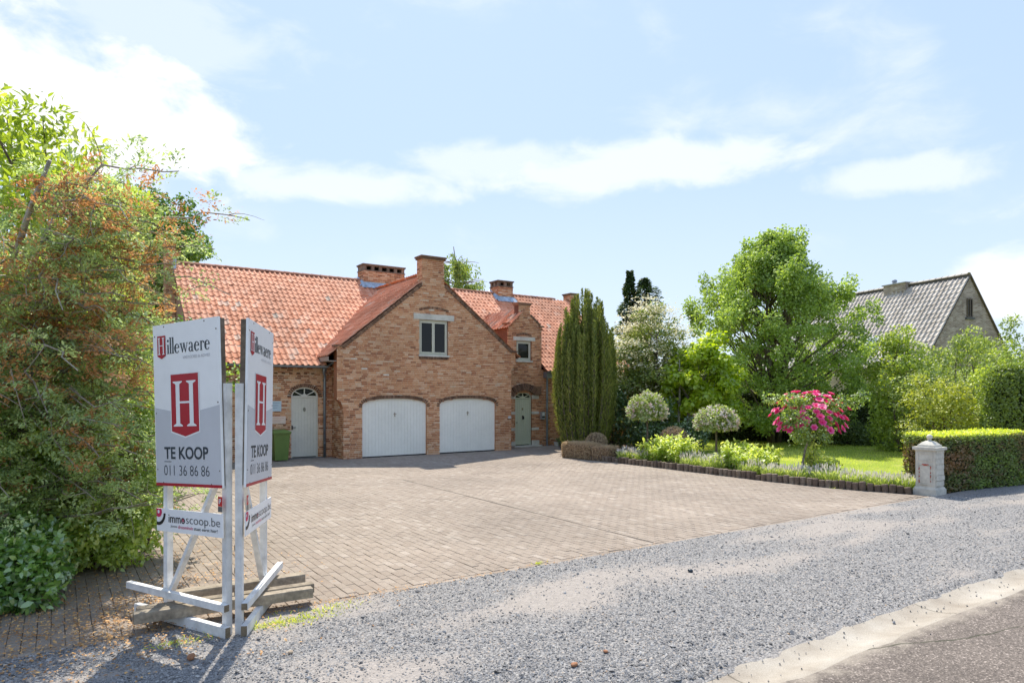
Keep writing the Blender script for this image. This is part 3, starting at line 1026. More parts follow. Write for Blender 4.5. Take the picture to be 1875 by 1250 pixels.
def tiled(O, u, v, nu, nv, keepf, singles, parent, cam_sort=True):
    """lay tiles from corner O; u along the eave, v up the slope (unit vectors)"""
    O, u, v = [np.asarray(x, float) for x in (O, u, v)]
    nrm = np.cross(u, v)
    if nrm[2] < 0:
        nrm = -nrm
    I, J = np.meshgrid(np.arange(nu), np.arange(nv))
    I, J = I.ravel(), J.ravel()
    P = O + I[:, None] * TWD * u + J[:, None] * TEX * v
    C = P + u * TWD / 2 + v * TEX / 2
    k = np.array([keepf(*c) for c in C])
    P = P[k]
    n = len(P)
    P = P + trng.normal(0, .003, (n, 1)) * v + trng.normal(0, .003, (n, 1)) * nrm
    tint = np.clip(trng.beta(2.2, 2.2, n) * .94 + (trng.random(n) > .992) * .5, 0, .999)
    return P, tint, np.stack([u, v, nrm])


def lay(name_parent, batches, singles):
    """joins the tiles of several slopes under one roof part, the nearest `singles` as objects"""
    allP = np.concatenate([b[0] for b in batches]); T = np.concatenate([b[1] for b in batches])
    F = np.concatenate([np.full(len(b[0]), i) for i, b in enumerate(batches)])
    vis = np.array([b[3] for b in batches])[F]
    d = np.hypot(allP[:, 0], allP[:, 1]) + np.where(vis, 0, 100)
    order = np.argsort(d)
    one, rest = order[:singles], order[singles:]
    g = Geo()
    for i, b in enumerate(batches):
        sel = rest[F[rest] == i]
        if not len(sel): continue
        W = TV @ b[2]
        V = allP[sel][:, None] + W[None]
        Q = (TQ[None] + (np.arange(len(sel)) * len(TV))[:, None, None]).reshape(-1, 4)
        g.add(V.reshape(-1, 3), Q, None, np.repeat(T[sel], len(TV)))
    g.build('tile_courses', M[b[4]], name_parent, kind='stuff')
    cache = {}
    for k in one:
        i = F[k]
        if i not in cache:
            me = raw_mesh('tile', TV @ batches[i][2], TQ, None, np.zeros(len(TV)))
            me.materials.append(M[batches[i][4]])
            cache[i] = me
        o = bpy.data.objects.new('tile', cache[i])
        link(o, name_parent)
        o.location = allP[k]


def unit(v):
    v = np.asarray(v, float)
    return v / np.linalg.norm(v)
EZ, KY, KZ, RY, RZ = 3.06, 22.62, 3.5, 27.0, 6.87
def main_z(y):
    return EZ + (y - 22.05) * (KZ - EZ) / (KY - 22.05) if y < KY else KZ + (y - KY) * (RZ - KZ) / (RY - KY)
def gab_z(x):
    return min(3.77 + .805 * (x - 7.74), 3.83 - .786 * (x - 14.30), 6.43) + .02
def dorm_z(x):
    return min(4.80 + .95 * (x - 14.80), 4.80 - .95 * (x - 16.54))
def keep_main(x, y, z):
    if x < 3.4 or x > 21.5: return False
    if 7.1 < x < 14.85 and gab_z(x) > z + .10 and (x > 7.35): return False
    if 7.40 < x < 14.6 and y < WY - .02: return False
    if 14.7 < x < 16.6 and dorm_z(x) > z + .06: return False
    if 14.78 < x < 16.55 and y < WY + .12: return False
    return True
def keep_gab(x, y, z):
    if z > 6.40 or y > 27.0: return False
    return not (main_z(min(y, RY)) > z + .06) and not (10.5 < x < 11.5 and y < GY + .3 and z > 5.9)
def keep_dorm(x, y, z):
    if z > 5.60: return False
    return not (main_z(min(y, RY)) > z + .05) and not (15.3 < x < 16.0 and y < WY + .3)
# boards under the tiles
g = Geo()
g.add([(3.4, 22.05, EZ - .05), (7.4, 22.05, EZ - .05), (7.4, KY, KZ - .03), (3.4, KY, KZ - .03)], [(0, 1, 2, 3)])
g.add([(16.52, 22.05, EZ - .05), (21.5, 22.05, EZ - .05), (21.5, KY, KZ - .03), (16.52, KY, KZ - .03)], [(0, 1, 2, 3)])
g.add([(3.4, KY, KZ - .03), (21.5, KY, KZ - .03), (21.5, RY, RZ - .03), (3.4, RY, RZ - .03)], [(0, 1, 2, 3)])
g.add([(3.4, RY, RZ - .03), (21.5, RY, RZ - .03), (21.5, 31.8, 2.9), (3.4, 31.8, 2.9)], [(0, 1, 2, 3)])
roof = g.build('main_roof', plain('roof_boarding', (.35, .15, .09), .9), house)
u = (1, 0, 0)
vl = unit((0, KY - 22.05, KZ - EZ)); vm = unit((0, RY - KY, RZ - KZ))
nlow = 2
L0 = np.hypot(KY - 22.05, KZ - EZ)
b1 = tiled((3.4, 22.00, EZ), u, vl, 96, 3, lambda x, y, z: keep_main(x, y, z) and y < KY + .05, 0, roof)
Lm = np.hypot(RY - KY, RZ - KZ)
b2 = tiled((3.4, KY - .02, KZ), u, vm, 96, int(Lm / TEX) + 1, lambda x, y, z: keep_main(x, y, z) and z < RZ - .04, 0, roof)
lay(roof, [(*b1, True, 'tile'), (*b2, True, 'tile')], 300)
# ridge tiles
g = Geo()
for x in np.arange(3.4, 20.4, .36):
    pts = [(math.cos(a) * .13, math.sin(a) * .11) for a in np.linspace(PI, 0, 7)]
    V = [(x + dx, RY + p[0] * s, RZ - .035 + p[1] * s) for dx, s in ((0, 1.0), (.38, .9)) for p in pts]
    g.add(V, [(i, i + 1, 8 + i, 7 + i) for i in range(6)], None, trng.random())
    g.add([(x + .004, RY + p[0] * k, RZ - .035 + p[1] * k) for k in (1.0, .8) for p in pts], [(i, i + 1, 8 + i, 7 + i) for i in range(6)], None, .05)
g.build('ridge_tiles', pieces('ridge_tile', [(0, (.28, .13, .09)), (.5, (.40, .18, .11)), (1, (.47, .23, .15))], stain=(1.5, .3)), roof, kind='stuff')
# cross gable roof
vg = unit((1, 0, .805)); vgr = unit((-1, 0, .786))
g = Geo()
def gplane(x0, x1, y0, y1, dz):
    return [(x0, y0, gab_z(x0) + dz), (x1, y0, gab_z(x1) + dz), (x1, y1, gab_z(x1) + dz), (x0, y1, gab_z(x0) + dz)]
g.add(gplane(7.22, 11.02, GY + .06, 27.0, -.05), [(0, 1, 2, 3)])
g.add(gplane(11.02, 14.70, GY + .06, 27.0, -.05), [(0, 1, 2, 3)])
groof = g.build('cross_gable_roof', bpy.data.materials['roof_boarding'], house)
# u runs from the gable front back into the house on the left slope
b3 = tiled((7.20, 27.0, gab_z(7.20)), (0, -1, 0), vg, 30, 17, keep_gab, 0, groof)
b4 = tiled((14.72, GY - .03, gab_z(14.72)), (0, 1, 0), vgr, 30, 17, keep_gab, 0, groof)
lay(groof, [(*b3, True, 'tile'), (*b4, False, 'tile')], 0)
# dormer roof
vd = unit((1, 0, .95)); vdr = unit((-1, 0, .95))
g = Geo()
g.add([(14.78, WY + .05, dorm_z(14.78) - .04), (15.67, WY + .05, dorm_z(15.67) - .04), (15.67, 25.3, dorm_z(15.67) - .04), (14.78, 25.3, dorm_z(14.78) - .04)], [(0, 1, 2, 3)])
g.add([(16.56, WY + .05, dorm_z(16.56) - .04), (15.67, WY + .05, dorm_z(15.67) - .04), (15.67, 25.3, dorm_z(15.67) - .04), (16.56, 25.3, dorm_z(16.56) - .04)], [(0, 1, 2, 3)])
droof = g.build('dormer_roof', bpy.data.materials['roof_boarding'], house)
b5 = tiled((14.74, 25.4, dorm_z(14.74)), (0, -1, 0), vd, 17, 5, keep_dorm, 0, droof)
b6 = tiled((16.60, WY + .02, dorm_z(16.60)), (0, 1, 0), vdr, 17, 5, keep_dorm, 0, droof)
lay(droof, [(*b5, True, 'tile'), (*b6, False, 'tile')], 0)
g = Geo()
for y in np.arange(GY + .45, 26.8, .36):
    pts = [(math.cos(a) * .08, math.sin(a) * .06) for a in np.linspace(PI, 0, 7)]
    V = [(11.02 + p[0] * s, y + dy, 6.40 + p[1] * s) for dy, s in ((0, 1.0), (.38, .9)) for p in pts]
    g.add(V, [(i, i + 1, 8 + i, 7 + i) for i in range(6)], None, trng.random())
g.build('ridge_tiles', bpy.data.materials['ridge_tile'], groof, kind='stuff')
# fascia along the left eave of the cross gable
g = Geo()
g.frame((7.22, GY + .0, 3.20), (.02, 0, 0), (0, WY - GY + .3, 0), (0, 0, .14))
g.box(7.23, 7.72, GY + .02, WY, 3.19, 3.215)
g.build('eave_board', plain('eave_paint', (.36, .30, .25), .7), groof)


# ---- chimneys
def chimney(x0, x1, y0, y1, zb, zt, holes_f, holes_s, name='chimney'):
    gb_, gm_ = Geo(), Geo()
    H1 = zt - (.30 if holes_f else .1)
    brick_wall('c', (x0, y0), (1, 0), (0, -1), zb, H1, lambda z: [(0, x1 - x0)], gb_, gm_)
    brick_wall('c', (x0, y1), (0, -1), (-1, 0), zb, H1, lambda z: [(0, y1 - y0 - .003)], gb_, gm_)
    brick_wall('c', (x1, y0 + .003), (0, 1), (1, 0), zb, H1, lambda z: [(0, y1 - y0)], gb_, gm_)
    gm_.box(x0 + .003, x1 - .003, y1 - .01, y1, zb, H1)
    c = gm_.build(name, M['mortar'], house)
    gb_.build('brick_courses', M['brick'], c, kind='stuff')
    cap = Geo()
    if holes_f:
        cap.box(x0 - .03, x1 + .03, y0 - .03, y1 + .03, H1, H1 + .045, .4)
        z1, z2 = H1 + .045, zt - .085
        def piers(L, nh):
            pw = .13
            hw = (L - pw * (nh + 1)) / nh
            return [(i * (pw + hw), i * (pw + hw) + pw) for i in range(nh + 1)]
        for (a, b) in piers(x1 - x0, holes_f):
            cap.box(x0 + a, x0 + b, y0, y0 + .12, z1, z2, brng.random())
            cap.box(x0 + a, x0 + b, y1 - .12, y1, z1, z2, brng.random())
        for (a, b) in piers(y1 - y0 - .24, holes_s)[1:-1] if holes_s > 1 else []:
            cap.box(x0, x0 + .12, y0 + .12 + a, y0 + .12 + b, z1, z2, brng.random())
            cap.box(x1 - .12, x1, y0 + .12 + a, y0 + .12 + b, z1, z2, brng.random())
        if holes_s == 0:
            cap.box(x0, x0 + .1, y0 + .121, y1 - .121, z1, z2, .5); cap.box(x1 - .1, x1, y0 + .121, y1 - .121, z1, z2, .5)
        core = Geo(); core.box(x0 + .13, x1 - .13, (y0 + y1) / 2 - .04, (y0 + y1) / 2 + .04, z1 - .02, z2)  # darkness inside the cap openings, put in as a near-black slab
        core.build('dark_core', M['dark_void'], c)
        cap.box(x0 - .02, x1 + .02, y0 - .02, y1 + .02, z2, z2 + .035, .3)
        cap.box(x0 - .05, x1 + .05, y0 - .05, y1 + .05, z2 + .035, zt, .15)
    else:
        cap.box(x0 - .03, x1 + .03, y0 - .03, y1 + .03, H1, H1 + .05, .3)
        cap.box(x0 - .06, x1 + .06, y0 - .06, y1 + .06, H1 + .05, zt, .5)
    cap.build('chimney_cap', pieces('chimney_cap', [(0, (.16, .12, .09)), (1, (.30, .21, .155))], stain=(4, .4)), c)
    return c


def flashing(x0, x1, y0, y1, parent):
    g = Geo()
    zf = main_z(y0)
    g.box(x0 - .04, x1 + .04, y0 - .035, y0 - .006, zf - .02, zf + .14)
    yl = y0 - .26
    g.add([(x0 - .12, y0 - .02, zf + .13), (x1 + .10, y0 - .02, zf + .13), (x1 + .14, yl, main_z(yl) + .075), (x0 - .16, yl, main_z(yl) + .075)], [(0, 1, 2, 3)])
    g.add([(x0 - .02, y0 - .02, zf + .16), (x0 - .02, y1, main_z(min(y1, RY)) + .22), (x0 - .22, y1, main_z(min(y1, RY)) + .07), (x0 - .2, y0 - .2, main_z(y0 - .2) + .075)], [(0, 1, 2, 3)])
    g.add([(x1 + .02, y0 - .02, zf + .16), (x1 + .02, y1, main_z(min(y1, RY)) + .22), (x1 + .22, y1, main_z(min(y1, RY)) + .07), (x1 + .2, y0 - .2, main_z(y0 - .2) + .075)], [(0, 1, 2, 3)])
    g.build('flashing', M['lead'], parent)
c1 = chimney(10.53, 12.37, 26.70, 27.35, 6.3, 7.54, 5, 0)
flashing(10.53, 12.37, 26.70, 27.35, c1)
c2 = chimney(17.10, 17.92, 26.60, 27.30, 6.2, 7.45, 2, 2)
flashing(17.10, 17.92, 26.60, 27.30, c2)
c3 = chimney(3.18, 3.48, 26.70, 27.30, 4.5, 7.72, 0, 0)
g = Geo(); g.box(3.40, 3.50, 26.6, 27.2, 6.4, 6.98); g.build('flashing', M['lead'], c3)
c4 = chimney(21.52, 21.95, 26.70, 27.30, 4.5, 7.22, 0, 0)

# ---- gutters and downpipes
def halfpipe(g, p, q, r):
    p, q = np.array(p, float), np.array(q, float)
    a = np.linspace(PI, 2 * PI, 7)
    V = []
    for e in (p, q):
        for k in (1.0, .9):
            V += [e + (0, math.cos(t_) * r * k, math.sin(t_) * r * k) for t_ in a]
    n = 7
    Q = [(i, i + 1, 2 * n + i + 1, 2 * n + i) for i in range(6)] + [(n + i + 1, n + i, 3 * n + i, 3 * n + i + 1) for i in range(6)]
    Q += [(i, n + i, n + i + 1, i + 1) for i in range(6)] + [(2 * n + i, 2 * n + i + 1, 3 * n + i + 1, 3 * n + i) for i in range(6)]
    g.add(V, Q)
g = Geo()
halfpipe(g, (3.4, 21.99, 3.055), (7.42, 21.99, 3.055), .075)
for x in np.arange(3.6, 7.3, .62): g.box(x, x + .03, 21.92, 22.3, 2.985, 3.0)
g.build('gutter', M['zinc'], house)
g = Geo()
halfpipe(g, (16.55, 21.99, 3.06), (21.5, 21.99, 3.06), .075)
g.build('gutter', M['zinc'], house)
g = Geo()
g.tube([(7.30, 22.02, 3.02), (7.34, 22.12, 2.85), (7.42, 22.27, 2.72), (7.42, 22.29, 2.6), (7.42, 22.29, 0.0)], .045, 10)
g.tube([(7.60, 21.7, 3.24), (7.55, 21.9, 3.16), (7.44, 22.2, 3.02), (7.42, 22.27, 2.85)], .04, 8)
for z in (.5, 1.5, 2.4): g.lathe((7.42, 22.29, z), [(.05, -.02), (.055, 0), (.05, .02)], 10)
g.build('downpipe', M['zinc'], house, True)
g = Geo()
g.box(16.58, 16.86, 22.12, 22.36, 2.78, 3.04)
g.tube([(16.72, 22.28, 2.8), (16.72, 22.29, 2.5), (16.72, 22.29, 0)], .045, 10)
g.build('downpipe', M['zinc'], house)
# dark kick stain strip where the wall meets the paving: damp plinth bricks
# ================================================================== things at the house
bin_ = thing('wheelie_bin', (5.95, 22.0, 0), 'green wheeled rubbish bin by the grey side door', 'bin')
M['bin'] = plain('green_plastic', (.13, .20, .045), .5, .4, stain=(4, .12))
g = Geo()
def taper(g, x0, x1, y0, y1, z0, z1, k):
    cx_, cy_ = (x0 + x1) / 2, (y0 + y1) / 2
    V = [(x, y, z0) for x, y in ((cx_ + (x0 - cx_) * k, cy_ + (y0 - cy_) * k), (cx_ + (x1 - cx_) * k, cy_ + (y0 - cy_) * k), (cx_ + (x1 - cx_) * k, cy_ + (y1 - cy_) * k), (cx_ + (x0 - cx_) * k, cy_ + (y1 - cy_) * k))]
    V += [(x, y, z1) for x, y in ((x0, y0), (x1, y0), (x1, y1), (x0, y1))]
    g.add(V, BOXQ)
taper(g, 5.62, 6.12, 21.72, 22.28, .04, .90, .80)
taper(g, 5.60, 6.14, 21.70, 22.30, .86, .90, 1.0)
g.build('bin_body', M['bin'], bin_)
g = Geo()
taper(g, 5.59, 6.15, 21.67, 22.31, .90, .93, 1.0)
V = [(5.59, 21.67, .93), (6.15, 21.67, .93), (6.15, 22.31, .93), (5.59, 22.31, .93), (5.67, 21.78, .985), (6.07, 21.78, .985), (6.07, 22.25, 1.0), (5.67, 22.25, 1.0)]
g.add(V, BOXQ)
g.tube([(5.66, 22.36, .93), (6.08, 22.36, .93)], .02, 8)
g.build('lid', plain('green_lid', (.15, .225, .055), .5, .4), bin_)
for xx in (5.60, 6.14):
    g = Geo()
    ang = np.linspace(0, 2 * PI, 19)[:-1]
    g.prism([(.1 * math.cos(a), .1 * math.sin(a)) for a in ang], (xx + .025, 22.20, .1), (0, 1, 0), (0, 0, 1), (1, 0, 0), .05)
    g.build('wheel', M['black'], bin_)
def wall_plate(name, x0, x1, z0, z1, Y, mat, label, cat, lines=0, col=(.2, .25, .3)):
    t_ = thing(name, ((x0 + x1) / 2, Y, z0), label, cat)
    g = Geo(); g.box(x0, x1, Y - .03, Y - .012, z0, z1); g.build('plate', mat, t_)
    if lines:
        g = Geo()
        for k in range(lines):
            zz_ = z1 - .05 - k * (z1 - z0 - .08) / max(1, lines)
            g.box(x0 + .04, x0 + .04 + (x1 - x0 - .08) * (.95 - .3 * (k % 3) / 2), Y - .033, Y - .030, zz_ - .012, zz_)
        g.build('print', plain(name + '_print', col, .7), t_)
    return t_
wall_plate('wall_sign', 5.66, 6.02, 1.57, 1.90, WY, plain('pale_blue_plate', (.52, .62, .68), .5), 'small pale blue notice on the wall left of the side door', 'sign', 3, (.25, .33, .42))
wall_plate('wall_sign', 5.70, 6.16, 1.17, 1.41, WY, plain('cream_pink_plate', (.74, .58, .48), .5), 'cream pink notice board on the wall above the bin', 'sign', 3, (.55, .32, .25))
t_ = thing('intercom', (16.52, WY - .1, 1.05), 'small grey metal letterbox with intercom beside the front door', 'letterbox')
g = Geo(); g.box(16.42, 16.62, WY - .12, WY - .012, 1.08, 1.40); g.build('box_body', plain('brushed_metal', (.50, .51, .52), .35, .5, .5), t_)
g = Geo(); g.box(16.45, 16.59, WY - .128, WY - .121, 1.16, 1.21); g.build('slot', M['black'], t_)
g = Geo(); g.box(16.47, 16.57, WY - .13, WY - .121, 1.25, 1.36); g.build('panel', plain('white_panel', (.72, .72, .70), .4), t_)
t_ = thing('doorbell', (14.2, GY - .03, 1.3), 'small white bell box on the brick corner by the garage', 'bell')
g = Geo(); g.box(14.16, 14.27, GY - .06, GY - .012, 1.20, 1.29); g.build('case', plain('white_plastic', (.75, .74, .71), .4), t_)
g = Geo(); g.box(14.19, 14.24, GY - .068, GY - .061, 1.23, 1.26); g.build('button', plain('grey_plastic', (.3, .3, .3), .4), t_)
# ================================================================== the estate agent's sign
def CW(r, Z, z=0.0):
    """point given as metres to the right of and ahead of the camera"""
    return np.array([math.sin(TH) * Z + math.cos(TH) * r, math.cos(TH) * Z - math.sin(TH) * r, z])
UP = np.array([0, 0, 1.0])
M['sign_white'] = plain('sign_panel_white', (.86, .86, .86), .35, .4, grain=(6, .02), stain=(1.5, .03), bump=(20, .01))
M['sign_grey'] = plain('print_grey', (.56, .57, .60), .4, .4, grain=(6, .02), stain=(1.5, .03))
M['sign_red'] = plain('print_red', (.42, .012, .03), .4, .4, grain=(6, .03), stain=(1.5, .05))
M['print_white'] = plain('print_white', (.82, .82, .82), .4, .4, grain=(6, .02), stain=(1.5, .02))
M['print_dark'] = plain('print_dark', (.025, .04, .055), .45, .4)
M['print_black'] = plain('print_black', (.02, .02, .022), .45, .4)
M['print_faint'] = plain('print_faint', (.42, .42, .45), .45, .4)
M['print_pink'] = plain('print_pink', (.62, .02, .11), .45, .4)
M['white_wood'] = pieces('white_painted_wood', [(0, (.66, .65, .63)), (1, (.78, .77, .75))], rough=.6, grain=(9, .10), stain=(6, .22), bump=(60, .12))
M['end_grain'] = plain('end_grain', (.22, .17, .11), .9, grain=(50, .3), stain=(8, .3))
M['brown_batten'] = plain('brown_batten', (.15, .115, .085), .8, grain=(20, .3), stain=(6, .3))
M['old_timber'] = pieces('weathered_timber', [(0, (.26, .215, .16)), (1, (.34, .285, .215))], rough=.9, grain=(22, .30), stain=(5, .32), bump=(45, .5))
sign = thing('for_sale_sign', CW(-2.45, 6.0), 'tall white V-shaped wooden for sale sign with two printed red and white boards', 'sign')


class Flat:
    """flat print on a board: 2-D pieces mapped onto a plane"""
    def __init__(self, O, u, v, n):
        self.O, self.u, self.v, self.n = [np.asarray(x, float) for x in (O, u, v, n)]
        self.g = Geo()

    def map(self, P, lift):
        P = np.asarray(P, float)
        return self.O + P[:, :1] * self.u + P[:, 1:2] * self.v + self.n * lift

    def poly(self, P, lift=.003):
        P = np.asarray(P, float)
        k = len(P)
        V = np.concatenate([P, [P.mean(0)]])
        self.g.add(self.map(V, lift), None, [(i, (i + 1) % k, k) for i in range(k)])
        return self

    def rect(self, x, y, w_, h_, lift=.003):
        self.g.add(self.map([(x, y), (x + w_, y), (x + w_, y + h_), (x, y + h_)], lift), [(0, 1, 2, 3)])
        return self

    def ring(self, cx_, cy_, ro, ri, a0=0, a1=360, sx=1.0, n=28, lift=.003, cut=None, off=(0, 0)):
        a = np.radians(np.linspace(a0, a1, n))
        ro = ro if hasattr(ro, '__len__') else (ro, ro); ri = ri if hasattr(ri, '__len__') else (ri, ri)
        A = np.stack([cx_ + ro[0] * np.cos(a), cy_ + ro[1] * np.sin(a)], 1)
        B = np.stack([cx_ + off[0] + ri[0] * np.cos(a), cy_ + off[1] + ri[1] * np.sin(a)], 1)
        if cut is not None:
            A[:, 0] = np.maximum(A[:, 0], cut[0]); B[:, 0] = np.maximum(B[:, 0], cut[0])
            A[:, 1] = np.minimum(A[:, 1], cut[1]); B[:, 1] = np.minimum(B[:, 1], cut[1])
        self.g.add(self.map(np.concatenate([A, B]), lift), [(i, i + 1, n + i + 1, n + i) for i in range(n - 1)])
        return self

    def build(self, name, mat, parent):
        return self.g.build(name, mat, parent)


def lettering(text, O, u, v, n, x, y, wdt, hgt, mat, parent, bold=0.0, lift=.0035, name='lettering'):
    """type set with the built-in face, squeezed to the box it has on the sign"""
    cu = bpy.data.curves.new('type', 'FONT')
    cu.body = text
    cu.size = 1.0
    cu.offset = bold
    cu.resolution_u = 4
    ob = bpy.data.objects.new('type', cu)
    COL.objects.link(ob)
    dg = bpy.context.evaluated_depsgraph_get()
    me = bpy.data.meshes.new_from_object(ob.evaluated_get(dg))
    bpy.data.objects.remove(ob)
    bpy.data.curves.remove(cu)
    P = np.empty(len(me.vertices) * 3, np.float32)
    me.vertices.foreach_get('co', P)
    P = P.reshape(-1, 3).astype(float)
    lo, hi = P.min(0), P.max(0)
    X = x + (P[:, 0] - lo[0]) / (hi[0] - lo[0]) * wdt
    Y = y + (P[:, 1] - lo[1]) / (hi[1] - lo[1]) * hgt
    W = np.asarray(O) + X[:, None] * np.asarray(u) + Y[:, None] * np.asarray(v) + np.asarray(n) * lift
    me.vertices.foreach_set('co', W.astype(np.float32).reshape(-1))
    me.update()
    me.name = name
    me.materials.clear()
    me.materials.append(mat)
    o = bpy.data.objects.new(name, me)
    link(o, parent)
    return o


def serif_word(fl, word, x0, y0, width, xh):
    """thin high-contrast serif letters drawn stroke by stroke"""
    adv = {'i': .40, 'l': .40, 'e': .92, 'w': 1.36, 'a': .86, 'r': .68}
    sc = width / sum(adv[c] for c in word)
    T, s_ = .19, .05
    x = x0
    L = lambda px, py: (x + px * sc, y0 + py * xh)
    def quad(*pts): fl.poly([L(*p) for p in pts])
    def box(a, b, w_, h_): quad((a, b), (a + w_, b), (a + w_, b + h_), (a, b + h_))
    def ring(cx_, cy_, ro, ri, a0, a1, off=(0, 0)):
        c = L(cx_, cy_)
        fl.ring(c[0], c[1], (ro[0] * sc, ro[1] * xh), (ri[0] * sc, ri[1] * xh), a0, a1, off=(off[0] * sc, off[1] * xh), n=22)
    for c in word:
        if c in 'il':
            h = 1.0 if c == 'i' else 1.78
            box(.10, 0, T, h); box(0, 0, T + .2, s_); quad((.0, h - .06), (.10, h - .09), (.10, h), (.0, h - .02))
            if c == 'i': ring(.195, 1.42, (.14, .14), (0, 0), 0, 360)
        elif c == 'e':
            ring(.43, .49, (.41, .52), (.21, .45), 25, 325, (.04, 0)); box(.20, .53, .62, .065); quad((.64, .53), (.84, .53), (.82, .68), (.62, .72))
        elif c == 'w':
            quad((.05, 1), (.26, 1), (.47, 0), (.37, 0)); quad((.37, 0), (.44, 0), (.68, .95), (.61, .95))
            quad((.52, 1), (.73, 1), (.94, 0), (.84, 0)); quad((.84, 0), (.91, 0), (1.20, .96), (1.13, .96))
            box(-.02, .96, .36, s_); box(1.02, .96, .30, s_); box(.46, .96, .34, s_)
        elif c == 'a':
            box(.48, .05, T, .70); ring(.36, .72, (.31, .30), (.13, .24), 0, 165, (.0, 0)); ring(.32, .26, (.29, .28), (.11, .22), 40, 330); box(.52, 0, .28, s_ + .02)
        elif c == 'r':
            box(.10, 0, T, 1.0); box(0, 0, T + .2, s_); box(.0, .94, .14, s_); ring(.46, .70, (.24, .30), (.12, .24), 15, 150); ring(.60, .84, (.10, .11), (0, 0), 0, 360)
        x += adv[c] * sc


def serif_H(fl, x0, y0, w_, h_, st=.17, lift=.006):
    b = w_ * st
    sf = h_ * .022
    for xs in (x0 + w_ * .12, x0 + w_ - w_ * .12 - b):
        fl.rect(xs, y0, b, h_, lift)
        for yy, sg in ((y0, 1), (y0 + h_, -1)):
            fl.poly([(xs - w_ * .12, yy), (xs + b + w_ * .12, yy), (xs + b + w_ * .12, yy + sg * sf), (xs + b, yy + sg * sf * 3), (xs, yy + sg * sf * 3), (xs - w_ * .12, yy + sg * sf)], lift + .0004)
    fl.rect(x0 + w_ * .12 + b, y0 + h_ * .53 - h_ * .022, w_ - w_ * .24 - 2 * b, h_ * .044, lift)


def shield(fl, x0, x1, yt, ys, yp, lift):
    fl.poly([(x0, ys), ((x0 + x1) / 2, yp), (x1, ys), (x1, yt), (x0, yt)], lift)


